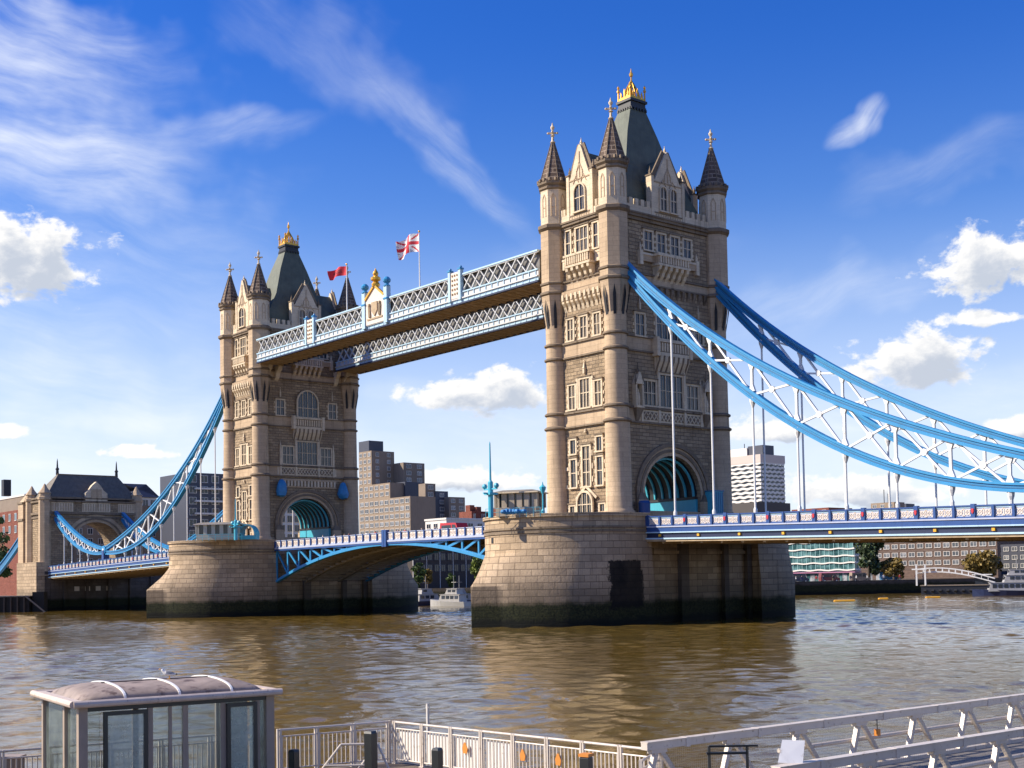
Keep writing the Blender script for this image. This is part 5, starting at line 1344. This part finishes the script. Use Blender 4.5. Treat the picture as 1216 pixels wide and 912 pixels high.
for (u_, v_, L, lb) in ((1003, 714, 3.6, 'long yellow mooring float on the water left of centre under the right span'), (1049, 711.5, 1.6, 'small orange buoy on the water near the far bank'), (1108, 710, 2.6, 'yellow mooring float lying in front of the dark pontoon')):
    q = onwater(u_, v_); m = MB(); a = Vector((cs, sn, 0))*L/2
    m.tube(-a+Vector((0, 0, .05)), a+Vector((0, 0, .05)), .24, AMBER, 10); m.ball((-a.x, -a.y, .05), .24, AMBER, 8); m.ball((a.x, a.y, .05), .24, AMBER, 8); m.tube((0, 0, .1), (0, 0, .6), .05, BLACK, 6)
    tag(m.build('mooring_float', loc=(q.x, q.y, WZ), smooth=True), lb, 'buoy', 'floats on the river')
# landing stage on the right
q0 = at(1094, 706, 292); q1 = at(1176, 706, 286)
def landing():
    dv = Vector((q1.x-q0.x, q1.y-q0.y, 0)); L = dv.length; rz = math.atan2(dv.y, dv.x)
    root = thing('landing_stage', 'dark landing pontoon with white arched footbridge near the right bank', 'pontoon', (q0.x, q0.y, WZ), rz)
    m = MB(); m.box(0, L, 0, 5, -.5, 1.9, pm('black_steel', (.02, .022, .03), .4)); m.box(-.2, L+.2, -.2, 5.2, 1.9, 2.1, CONCG)
    for k in range(9): m.tube((k*L/9+.6, -.25, .8), (k*L/9+1.2, -.25, .8), .35, BLACK, 8)
    m.build('pontoon_hull', root)
    m = MB(); n_ = 12; pts = [Vector((-1+(L+2)*k/n_, 2.0, 2.5+2.6*math.sin(math.pi*(.35+.65*k/n_)))) for k in range(n_+1)]
    for y in (1.0, 2.6):
        for a, b_ in zip(pts, pts[1:]):
            m.beam((a.x, y, a.z+.9), (b_.x, y, b_.z+.9), .22, .25, WHT); m.beam((a.x, y, a.z), (b_.x, y, b_.z), .22, .25, WHT); m.beam((a.x, y, a.z), (a.x, y, a.z+.9), .12, .12, WHT)
    for a, b_ in zip(pts, pts[1:]): m.hexa([(a.x, 1, a.z-.1), (b_.x, 1, b_.z-.1), (b_.x, 2.6, b_.z-.1), (a.x, 2.6, a.z-.1), (a.x, 1, a.z), (b_.x, 1, b_.z), (b_.x, 2.6, b_.z), (a.x, 2.6, a.z)], WHT)
    m.build('footbridge', root)
    m = MB()
    for x in (-.9, 1.0): m.box(x-.17, x+.17, -.3, .3, 2.0, 6.9, WHT); m.cut()
    m.box(-1.9, 1.3, -.35, .35, 5.6, 5.9, WHT); m.cut(); m.build_pieces('guide_pile', root)
    m = MB(); m.box(L*.78, L*.98, 1.5, 4.5, 2.1, 4.2, DGL); m.box(L*.74, L+.3, 1.1, 4.9, 4.2, 4.4, WHT); m.build('waiting_shelter', root)
landing()
# dark jetty at the left edge
q = at(22, 722, 268)
root = thing('jetty', 'dark timber jetty with ladder left of the gatehouse', 'jetty', (q.x, q.y, WZ), YAW)
m = MB(); m.box(-9, 2.2, 0, 6, -2, 3.2, pm('black_timber', (.022, .018, .014), .8, var=.3)); m.box(-9.2, 2.4, -.2, 6, 3.2, 3.45, CONCG); m.build('deck', root)
m = MB(); m.box(2.5, 5.0, 1, 3, -2, 4.2, pm('black_timber', (.02, .02, .02))); m.cut(); m.beam((1.5, -.3, 3.4), (6.2, -.3, -.5), .2, .3, CONCG); m.cut()
for k in range(8): m.beam((-8.5+k*1.4, -.3, -2), (-8.5+k*1.4, -.3, 3.3), .3, .3, BARK); m.cut()
m.build_pieces('fender_pile', root)

# ------------------------------------------------------------------ people
def person_mesh(cols, pose):
    sk = pm('skin', (.45, .29, .21), .6); hair = pm('dark_hair', (.05, .035, .025), .7)
    V = [(0, 0, .95), (0, 0, 1.2), (0, 0, 1.42), (0, 0, 1.52), (.02, 0, 1.68), (0, .19, 1.4), (.03+pose*.05, .25, 1.14), (.1+pose*.1, .25, .88), (0, -.19, 1.4), (.03-pose*.05, -.25, 1.14), (.1-pose*.1, -.25, .88),
         (0, .1, .9), (.08*pose, .11, .5), (.0-.12*pose+.02, .11, .08), (.16-.12*pose, .12, .04), (0, -.1, .9), (-.08*pose, -.11, .5), (.12*pose, -.11, .08), (.14+.12*pose, -.12, .04)]
    Ed = [(0, 1), (1, 2), (2, 3), (3, 4), (2, 5), (5, 6), (6, 7), (2, 8), (8, 9), (9, 10), (0, 11), (11, 12), (12, 13), (13, 14), (0, 15), (15, 16), (16, 17), (17, 18)]
    Rr = [.15, .14, .15, .06, .11, .07, .05, .045, .07, .05, .045, .1, .065, .05, .045, .1, .065, .05, .045]
    me = bpy.data.meshes.new('sk'); me.from_pydata(V, Ed, []); o = bpy.data.objects.new('sk', me); COL.objects.link(o)
    md = o.modifiers.new('s', 'SKIN')
    for i, r in enumerate(Rr): me.skin_vertices[0].data[i].radius = (r, r)
    me.skin_vertices[0].data[0].use_root = True
    sb = o.modifiers.new('b', 'SUBSURF'); sb.levels = 1
    dg = bpy.context.evaluated_depsgraph_get(); r = bpy.data.meshes.new_from_object(o.evaluated_get(dg))
    bpy.data.objects.remove(o)
    r.name = 'person'
    for mt in (pm('cloth_'+cols[0][0], cols[0][1], .8), pm('cloth_'+cols[1][0], cols[1][1], .8), sk, hair): r.materials.append(mt)
    for p in r.polygons:
        z = p.center.z; hand = abs(p.center.y) > .2 and z < .97
        p.material_index = 2 if (1.47 < z <= 1.66 or hand) else 3 if z > 1.66 else 1 if z < .95 else 0
        if z > 1.5 and p.center.x < -.03: p.material_index = 3
        p.use_smooth = True
    return r
PM = [person_mesh((('navy', (.03, .04, .1)), ('denim', (.06, .08, .14))), 1), person_mesh((('white', (.6, .6, .58)), ('black', (.02, .02, .02))), -1), person_mesh((('red', (.4, .04, .04)), ('grey', (.12, .12, .12))), .6), person_mesh((('black', (.025, .025, .03)), ('khaki', (.25, .2, .13))), -.6)]
PN = ['a dark blue top and jeans', 'a white top and black trousers', 'a red top and grey trousers', 'a black top and khaki trousers']
rp = random.Random(5)
spots = [(-60.5+k*2.9+rp.uniform(-.8, .8), -7.4+rp.uniform(-.3, .3), 11.02, 'bascule footway') for k in range(11)]
def bankpt(t):
    a, b_ = Vector((-87, 141.5, 0)), Vector((-69, 169, 0)); n_ = Vector((-(b_-a).y, (b_-a).x, 0)).normalized(); q = a+(b_-a)*t+n_*2.2; return (q.x, q.y, GZ, 'far riverside walk')
spots += [bankpt(k/12+rp.uniform(-.03, .03)) for k in range(13)]
for i, (x, y, z, wh) in enumerate(spots):
    k = rp.randrange(4)
    tag(put('person', PM[k], None, (x, y, z), rp.uniform(0, 6.28)), 'tiny figure in %s walking along the %s' % (PN[k], wh), 'person', 'people on the '+wh+' in '+PN[k])
# red van on the bascule
def van(c, rz, col, label):
    root = thing('van', label, 'van', c, rz)
    m = MB(); m.prism([(-2.4, .35), (2.4, .35), (2.45, 1.0), (1.75, 1.15), (1.2, 2.2), (-2.3, 2.3), (-2.45, 1.2)], 'y', -.95, .95, col); m.build('body', root)
    m = MB()
    for s_ in (-1, 1): m.prism([(.35, 1.2), (1.5, 1.2), (1.05, 1.95), (.35, 2.0)], 'y', *sorted((s_*.94, s_*.97)), DGL); m.box(-2.0, .1, *sorted((s_*.94, s_*.97)), 1.25, 1.95, DGL)
    m.build('windows', root)
    for x in (-1.5, 1.5):
        for s_ in (-1, 1):
            m = MB(); m.tube((x, s_*.72, .36), (x, s_*.98, .36), .36, BLACK, 14); m.tube((x, s_*.98, .36), (x, s_*1.0, .36), .2, STEEL, 10); m.build('wheel', root)
van((-30.5, -4.5, 10.98), 0, RED, 'red van crossing the bascule between the towers')

for k, (cl, lb) in enumerate(((WHH, 'white van parked on the far quay by the glass block'), (PLUM, 'dark grey van parked on the far quay'), (pm('maroon_paint', (.16, .03, .03), .4), 'dark red van parked on the far quay near the trees'), (CONC, 'tan van parked on the far quay'), (CHD, 'blue van parked on the far quay'))):
    q = bankpt(-.15+k*.24); a_ = math.atan2(27.5, 18); van((q[0]-4, q[1]+2.5, GZ), a_, cl, lb)
# ------------------------------------------------------------------ foreground pontoon
FZ = .5
DECKM = pm('worn_deck_planks', (.13, .10, .075), .8, var=.3, vscale=2, bump=.4, bscale=6)
m = MB(); m.prism([(75.2, -106), (77.25, -92.3), (77.75, -88.9), (92.6, -88.0), (95, -90), (96, -106)], 'z', -.3, FZ, DECKM)
tag(m.build('pontoon'), 'brown decked pontoon in the foreground under the glass shelter', 'pontoon')
# glass shelter
def clear_glass(name='shelter_glass', lo=.07, hi=.24):
    mt = bpy.data.materials.new(name); mt.use_nodes = True; t = mt.node_tree; n = NT(t); t.nodes.remove(t.nodes['Principled BSDF'])
    tr = n.n('ShaderNodeBsdfTransparent'); tr.inputs[0].default_value = (.955, .98, .965, 1)
    gl = n.n('ShaderNodeBsdfGlossy'); gl.inputs[0].default_value = (.9, .95, .95, 1); gl.inputs[1].default_value = .06
    df = n.n('ShaderNodeBsdfDiffuse'); df.inputs[0].default_value = (.55, .64, .56, 1)
    co = n.n('ShaderNodeTexCoord').outputs['Object']
    dirt = n.ss(n.noise(co, 1.6, 5, .65), .35, .75, lo, hi)
    m1 = n.n('ShaderNodeMixShader'); n.put(m1.inputs[0], dirt); n.put(m1.inputs[1], tr.outputs[0]); n.put(m1.inputs[2], df.outputs[0])
    fr = n.n('ShaderNodeFresnel'); fr.inputs[0].default_value = 1.45
    m2 = n.n('ShaderNodeMixShader'); n.put(m2.inputs[0], fr.outputs[0]); n.put(m2.inputs[1], m1.outputs[0]); n.put(m2.inputs[2], gl.outputs[0])
    t.links.new(m2.outputs[0], t.nodes['Material Output'].inputs[0]); return mt
CG = clear_glass(); CGD = clear_glass('frosted_door_glass', .3, .6)
FRM = pm('shelter_frame_paint', (.34, .265, .2), .5, var=.15, vscale=3, streak=.2)
BLKF = pm('black_frame', (.02, .022, .022), .35)
GUT = pm('pale_gutter', (.60, .49, .40), .5, var=.15, vscale=4, wear=(.25, .18, .14), wearamt=.25, streak=.2)
CANO = pm('stained_canopy', (.30, .232, .185), .6, var=.5, vscale=1.1, bump=.15, bscale=3, wear=(.11, .07, .05), wearamt=.4, streak=.45)
def shelter():
    root = thing('ferry_shelter', 'glass walled waiting shelter with brown barrel roof on the pontoon', 'shelter', (80.18, -96.89, FZ), R(-7.1))
    H = 2.5; hx, hy = 1.72, 2.12
    m = MB(); m.box(-hx-.1, hx+.1, -hy-.1, hy+.1, .0, .08, DARK); m.build('floor_frame', root)
    m = MB()
    for x, y, w_ in ((hx-.12, -hy+.12, .09), (hx-.12, hy-.12, .09), (-hx+.12, -hy+.12, .07), (-hx+.12, hy-.12, .07), (.35, -hy+.12, .07), (hx-.12, .12, .055), (hx-.12, .95, .055), (-hx+.12, 0, .06), (hx-.12, -.62, .05), (hx-.12, -.2, .035), (hx-.12, 1.72, .05)):
        m.box(x-w_, x+w_, y-w_, y+w_, 0, H, FRM); m.cut()
    m.build_pieces('post', root)
    m = MB()   # gutter frame
    for a in ((-hx-.08, hx+.08, -hy-.1, -hy+.12), (-hx-.08, hx+.08, hy-.12, hy+.1)): m.box(*a, H, H+.12, GUT)
    for a in ((-hx-.08, -hx+.14, -hy+.121, hy-.121), (hx-.14, hx+.08, -hy+.121, hy-.121)): m.box(*a, H, H+.12, GUT)
    m.tube((hx+.08, -hy-.1, H+.07), (hx+.08, hy+.1, H+.07), .075, GUT, 10); m.tube((-hx-.08, -hy-.1, H+.07), (hx+.08, -hy-.1, H+.07), .075, GUT, 10); m.tube((-hx-.08, -hy-.1, H+.07), (-hx-.08, hy+.1, H+.07), .075, GUT, 10)
    m.box(-hx+.1, hx-.1, -hy+.1, hy-.1, H+.03, H+.08, CANO)
    m.build('gutter', root)
    # barrel canopy with rounded hipped ends
    nu, nv = 20, 34; bw, bl, bh = 1.5, 1.98, .25
    vs = []; fs = []
    def P(i, k, g=0.):
        y = -bl+2*bl*k/nv; e = 1.0
        q = (abs(y)-(bl-.75))/.75
        if q > 0: e = math.sqrt(max(0, 1-min(1, q)**2))
        a = math.pi*i/nu
        return (bw*math.cos(a)*(.86+.14*e), y, H+.1+(bh*e+g)*math.sin(a)**.8 if 0 < i < nu else H+.1)
    for k in range(nv+1):
        for i in range(nu+1): vs.append(P(i, k))
    for k in range(nv):
        for i in range(nu): fs.append((k*(nu+1)+i, k*(nu+1)+i+1, (k+1)*(nu+1)+i+1, (k+1)*(nu+1)+i))
    m = MB(); m.add(vs, fs, CANO); cn = m.build('barrel_roof', root, smooth=True)
    m = MB()
    for y in (-1.1, .05, 1.2):
        for i in range(nu):
            a0, a1 = math.pi*i/nu, math.pi*(i+1)/nu
            p, q = ((bw*math.cos(a), y, H+.1+(bh+.012)*max(0, math.sin(a))**.8) for a in (a0, a1)); m.beam(p, q, .05, .03, WHT)
        m.cut()
    m.build_pieces('roof_rib', cn)
    m = MB(); m.tube((0, -1.2, H+.1+bh), (0, 1.25, H+.1+bh), .022, BLACK, 6); m.build('ridge_cable', cn)
    # glazing, two black framed door leaves on the front
    m = MB()
    x = hx-.12
    for y0, y1 in ((-hy+.2, -1.65), (-.57, -.24), (-.16, .06), (.18, .89), (1.78, hy-.2)): m.box(x-.008, x+.008, y0, y1, .15, H-.1, CG); m.cut()
    for y0, y1 in ((-hy+.2, -.05), (.05, hy-.2)): m.box(-hx+.112, -hx+.128, y0, y1, .15, H-.1, CG); m.cut()
    for s_ in (-1, 1):
        for x0, x1 in ((-hx+.2, .27), (.43, hx-.2)): m.box(x0, x1, s_*(hy-.12)-.008, s_*(hy-.12)+.008, .15, H-.1, CG); m.cut()
    m.build_pieces('glass_pane', root)
    for y0, y1 in ((-1.6, -.7), (1.0, 1.68)):
        m = MB(); x = hx-.02
        m.box(x-.04, x+.04, y0, y0+.08, .05, H-.12, BLKF); m.box(x-.04, x+.04, y1-.08, y1, .05, H-.12, BLKF); m.box(x-.04, x+.04, y0+.08, y1-.08, H-.2, H-.12, BLKF); m.box(x-.04, x+.04, y0+.08, y1-.08, .05, .15, BLKF)
        d_ = m.build('door', root); m = MB(); m.box(x-.01, x+.01, y0+.08, y1-.08, .15, H-.2, CGD); m.build('door_glass', d_)
    m = MB(); m.box(.2, 1.0, -.5, .9, .05, .5, FRM); m.build('bench', root)
    m = MB(); m.box(-hx-.02, -hx+.06, -hy+.3, hy-.3, H-.16, H-.02, FRM); m.cut(); m.box(hx-.2, hx-.06, -hy+.2, hy-.2, H-.1, H, BLKF); m.cut(); m.build_pieces('head_rail', root)
shelter()
# gull on the roof
def gull():
    V = [(0, 0, .1), (.08, 0, .12), (.14, 0, .17), (.16, 0, .21), (-.1, 0, .09), (-.19, 0, .085)]
    me = bpy.data.meshes.new('g'); me.from_pydata(V, [(0, 1), (1, 2), (2, 3), (0, 4), (4, 5)], []); o = bpy.data.objects.new('g', me); COL.objects.link(o)
    o.modifiers.new('s', 'SKIN')
    for i, r in enumerate([(.07, .06), (.055, .055), (.036, .036), (.034, .032), (.05, .035), (.028, .01)]): me.skin_vertices[0].data[i].radius = r
    me.skin_vertices[0].data[0].use_root = True
    o.modifiers.new('b', 'SUBSURF').levels = 2
    dg = bpy.context.evaluated_depsgraph_get(); r = bpy.data.meshes.new_from_object(o.evaluated_get(dg)); bpy.data.objects.remove(o)
    r.name = 'gull'; r.materials.append(pm('gull_white', (.7, .68, .64), .7)); r.materials.append(pm('gull_grey', (.2, .2, .21), .7)); r.materials.append(pm('gull_tail', (.05, .05, .05), .7))
    for p in r.polygons:
        p.use_smooth = True
        if p.center.x < .06 and p.center.z > .105: p.material_index = 1
        if p.center.x < -.15: p.material_index = 2
    rot = R(-7.1); lx, ly = .05, .28
    gx = 80.18+lx*math.cos(rot)-ly*math.sin(rot); gy = -96.89+lx*math.sin(rot)+ly*math.cos(rot)
    o = tag(put('gull', r, None, (gx, gy, FZ+2.5+.1+.25+.02), R(-7.1)-math.pi/2-.5), 'grey and white gull resting on the ridge of the shelter roof', 'bird')
    m = MB(); m.lathe([(.012, 0), (.01, .03), (.002, .05)], 0, 0, 6, AMBER)
    b = put('beak', m.mesh('beak'), o, (.185, 0, .212)); b.rotation_euler = (0, math.pi/2+.2, 0)
    m = MB()
    for s_ in (-1, 1): m.tube((-.01, s_*.03, -.005), (.0, s_*.03, .06), .007, AMBER, 6); m.box(-.02, .035, s_*.03-.015, s_*.03+.015, -.006, .0, AMBER)
    m.build('legs', o)
gull()
# railings
def railing(p0, p1, label, n_, zt=1.12, boards=None, notices=()):
    p0 = Vector((p0[0], p0[1], FZ)); p1 = Vector((p1[0], p1[1], FZ)); dv = p1-p0; L = dv.length
    root = thing('railing', label, 'railing', p0, math.atan2(dv.y, dv.x), 'white steel railings round the pontoon')
    for k in range(n_+1):
        x = L*k/n_; m = MB(); m.box(x-.06, x-.015, -.035, .035, 0, zt+.03, RAILW); m.box(x+.015, x+.06, -.035, .035, 0, zt+.03, RAILW); m.box(x-.08, x+.08, -.07, .07, 0, .025, RAILW); m.build('post', root)
    m = MB(); m.tube((0, 0, zt), (L, 0, zt), .032, RAILW, 10); m.tube((0, 0, zt-.17), (L, 0, zt-.17), .02, RAILW, 8); m.tube((0, 0, .12), (L, 0, .12), .02, RAILW, 8); m.build('rails', root)
    m = MB()
    for k in range(n_):
        a, b_ = L*k/n_+.09, L*(k+1)/n_-.09; q = int((b_-a)/.115)
        for j in range(q+1): x = a+(b_-a)*j/q; m.box(x-.013, x+.013, -.012, .012, .12, zt-.17, RAILW)
    m.build('balusters', root)
    if boards:
        m = MB()
        for a, b_ in boards: m.box(a, b_, .05, .06, .05, zt-.24, WHT); m.cut()
        m.build_pieces('white_board', root)
    for x in notices:
        m = MB(); m.prism([(x-.07, .52), (x+.07, .52), (x+.1, .64), (x+.03, .78), (x-.02, .8), (x-.09, .66)], 'y', -.05, -.03, pm('orange_plate', (.68, .25, .04), .5)); m.build('notice_plate', root)
    return root
railing((75.6, -102.6), (77.4, -92.9), 'white steel railing running behind the glass shelter', 8)
railing((77.45, -92.3), (78.0, -89.25), 'short white steel railing between shelter and the pontoon corner', 3)
railing((78.15, -89.15), (87.4, -88.45), 'long white steel railing with orange plates at the river edge of the pontoon', 8, boards=((.15, 1.05), (1.3, 2.2), (2.4, 3.4), (3.6, 4.5)), notices=(2.9, 5.0, 6.2))
railing((87.5, -88.6), (88.25, -89.9), 'short white railing turning towards the gangway', 1)
q = at(508, 857, 37.2); m = MB(); m.box(-.035, .035, -.035, .035, -1.5, q.z-FZ+.52, STEEL); m.box(-.07, .07, -.02, .02, q.z-FZ+.4, q.z-FZ+.44, STEEL)
tag(m.build('upright_post', loc=(q.x, q.y, FZ)), 'thin grey upright post in the water behind the railing corner', 'post')
m = MB()
for dx in (-.55, .35): m.tube((dx, 0, 0), (dx+.75, .1, .95), .03, RAILW, 8)
m.tube((.2, .1, .95), (1.1, .1, .95), .03, RAILW, 8); m.tube((1.1, .1, .95), (1.5, .1, 0), .03, RAILW, 8); m.tube((-.2, 0, .45), (.75, 0, .45), .025, RAILW, 8)
q = at(395, 900, 31.3); tag(m.build('boarding_frame', loc=(q.x, q.y, FZ), rz=YAW), 'white tubular boarding frame leaning inside the short railing', 'frame')
# bollards
for (u_, v_, d_, r, top, lb) in ((440, 868, 27.5, .1, None, 'tallest black square bollard in front of the railing corner'), (519, 888, 27, .085, None, 'shorter black bollard in front of the long railing'), (696, 897, 25.5, .1, 'orange', 'black bollard with orange cap in front of the long railing'), (349, 890, 28.5, .09, None, 'black bollard right beside the glass shelter')):
    q = at(u_, v_, d_); m = MB(); h_ = q.z-FZ
    m.box(-r, r, -r, r, 0, h_-.05, BLKF); m.frustum((-r, r, -r, r), h_-.05, (-r*.8, r*.8, -r*.8, r*.8), h_, BLKF)
    if top: m.box(-r*1.15, r*1.15, -r*1.15, r*1.15, h_-.02, h_+.04, pm('orange_plate', (.68, .25, .04)))
    m.box(-r-.04, r+.04, -r-.04, r+.04, 0, .03, BLKF)
    tag(m.build('bollard', loc=(q.x, q.y, FZ), rz=.3), lb, 'bollard', 'black bollards on the pontoon')
q = at(12, 900, 31); m = MB(); m.box(-.28, .28, -.2, .2, 0, q.z-FZ, CONCG); m.box(-.31, .31, -.23, .23, q.z-FZ, q.z-FZ+.06, FRM)
tag(m.build('service_box', loc=(q.x, q.y, FZ), rz=YAW), 'grey brown service box by the railing at the left edge', 'box')
q = at(938, 892, 23.5); root = thing('information_board', 'white tilted information board beside the gangway mouth', 'board', (q.x, q.y, FZ), YAW)
zc = q.z-FZ
m = MB(); m.hexa([(-.27, -.2, zc-.2), (.18, -.2, zc-.24), (.3, .1, zc+.15), (-.12, .1, zc+.17), (-.27, -.22, zc-.17), (.18, -.22, zc-.21), (.3, .08, zc+.18), (-.12, .08, zc+.2)], WHT); m.build('panel', root)
m = MB(); m.tube((0, 0, 0), (0, 0, zc-.03), .035, STEEL, 8); m.box(-.15, .15, -.12, .12, 0, .02, STEEL); m.build('stand', root)
m = MB(); m.box(-.45, .3, -.05, .05, .07, .11, BLKF); m.box(-.4, .5, -.03, .03, .2, .235, BLKF); m.tube((-.4, 0, -.9), (-.4, 0, .22), .03, BLKF, 6); m.tube((.3, 0, -.9), (.3, 0, .22), .03, BLKF, 6)
q = at(868, 900, 23.5); tag(m.build('folding_barrier', loc=(q.x, q.y, q.z), rz=YAW), 'black folded barrier left of the white board', 'barrier')

# gangway: two trusses with mesh infill
MESHM = None
def wire_mesh_mat():
    mt = bpy.data.materials.new('wire_mesh'); mt.use_nodes = True; t = mt.node_tree; n = NT(t); b_ = t.nodes['Principled BSDF']
    s = n.sep(n.n('ShaderNodeTexCoord').outputs['Object'])
    def line(v): return n.m('LESS_THAN', n.m('FRACT', n.m('MULTIPLY', v, 16.0)), .1)
    f = n.m('MAXIMUM', line(s[1]), line(s[2]))
    n.put(b_.inputs['Alpha'], f); b_.inputs['Base Color'].default_value = (.4, .38, .34, 1); b_.inputs['Metallic'].default_value = .4; b_.inputs['Roughness'].default_value = .5
    return mt
MESHM = wire_mesh_mat()
def gangway():
    ya, yb_ = -90.0, -62.0
    root = thing('gangway', 'white steel truss gangway crossing the lower right corner', 'gangway', (90.2, -90, FZ))
    off = (90.2, -90, FZ); ZT, ZB = 1.9, .72
    for nm, x, y0, xe in (('far', 88.2, -89.75, .03), ('near', 92.32, -90.6, .03)):
        def X(y): return x+xe*(y-y0)
        y1 = yb_
        m = MB(); m.beam((X(y0), y0, ZT), (X(y1), y1, ZT), .19, .15, RAILW); m.beam((X(y0), y0, ZT+.085), (X(y1), y1, ZT+.085), .23, .02, RAILW)
        k = 0; y = y0+1.2
        while y < y1: m.box(X(y)-.11, X(y)+.11, y-.06, y+.06, ZT-.1, ZT+.1, RAILW); y += 2.3
        m.build('top_chord', root, off=off)
        m = MB(); m.beam((X(y0), y0, ZB), (X(y1), y1, ZB), .16, .16, RAILW); m.build('bottom_chord', root, off=off)
        m = MB(); m.tube((X(y0+3)-.1, y0+4.4 if nm == 'far' else y0, 1.38), (X(y1)-.1, y1, 1.38), .055, RAILW, 8); m.build('handrail', root, off=off)
        y = y0+.35; k = 0
        while y < y1-1:
            m = MB(); m.beam((X(y), y, ZT-.05), (X(y)+.0, y-.42, ZB), .11, .11, RAILW); m.beam((X(y)+.0, y+.06, ZT-.05), (X(y), y+1.0, ZB), .09, .11, RAILW); m.box(X(y)-.07, X(y)+.07, y-.2, y+.26, ZT-.16, ZT-.06, RAILW)
            m.build('web_member', root, off=off); y += 2.28; k += 1
        m = MB(); xx = X(y0)+.06; m.add([(xx, y0, ZB), (X(y1)+.06, y1, ZB), (X(y1)+.06, y1, ZT), (xx, y0, ZT)], [(0, 1, 2, 3)], MESHM); m.build('mesh_infill', root, off=off)
    m = MB(); m.box(88.4, 92.9, ya, yb_, ZB-.12, ZB-.02, pm('gangway_deck', (.2, .18, .16), .7, var=.2)); m.build('deck_plate', root, off=off)
    # padlock hanging on the mesh
    q = Vector((88.55, -82.0, 1.55)); m = MB(); m.box(-.06, .06, -.05, .05, -.1, .06, pm('orange_plate', (.68, .25, .04))); m.tube((0, 0, .06), (0, 0, .3), .012, BLACK, 6)
    tag(m.build('padlock', loc=q), 'small orange and black tag hanging on the gangway mesh', 'tag')
gangway()
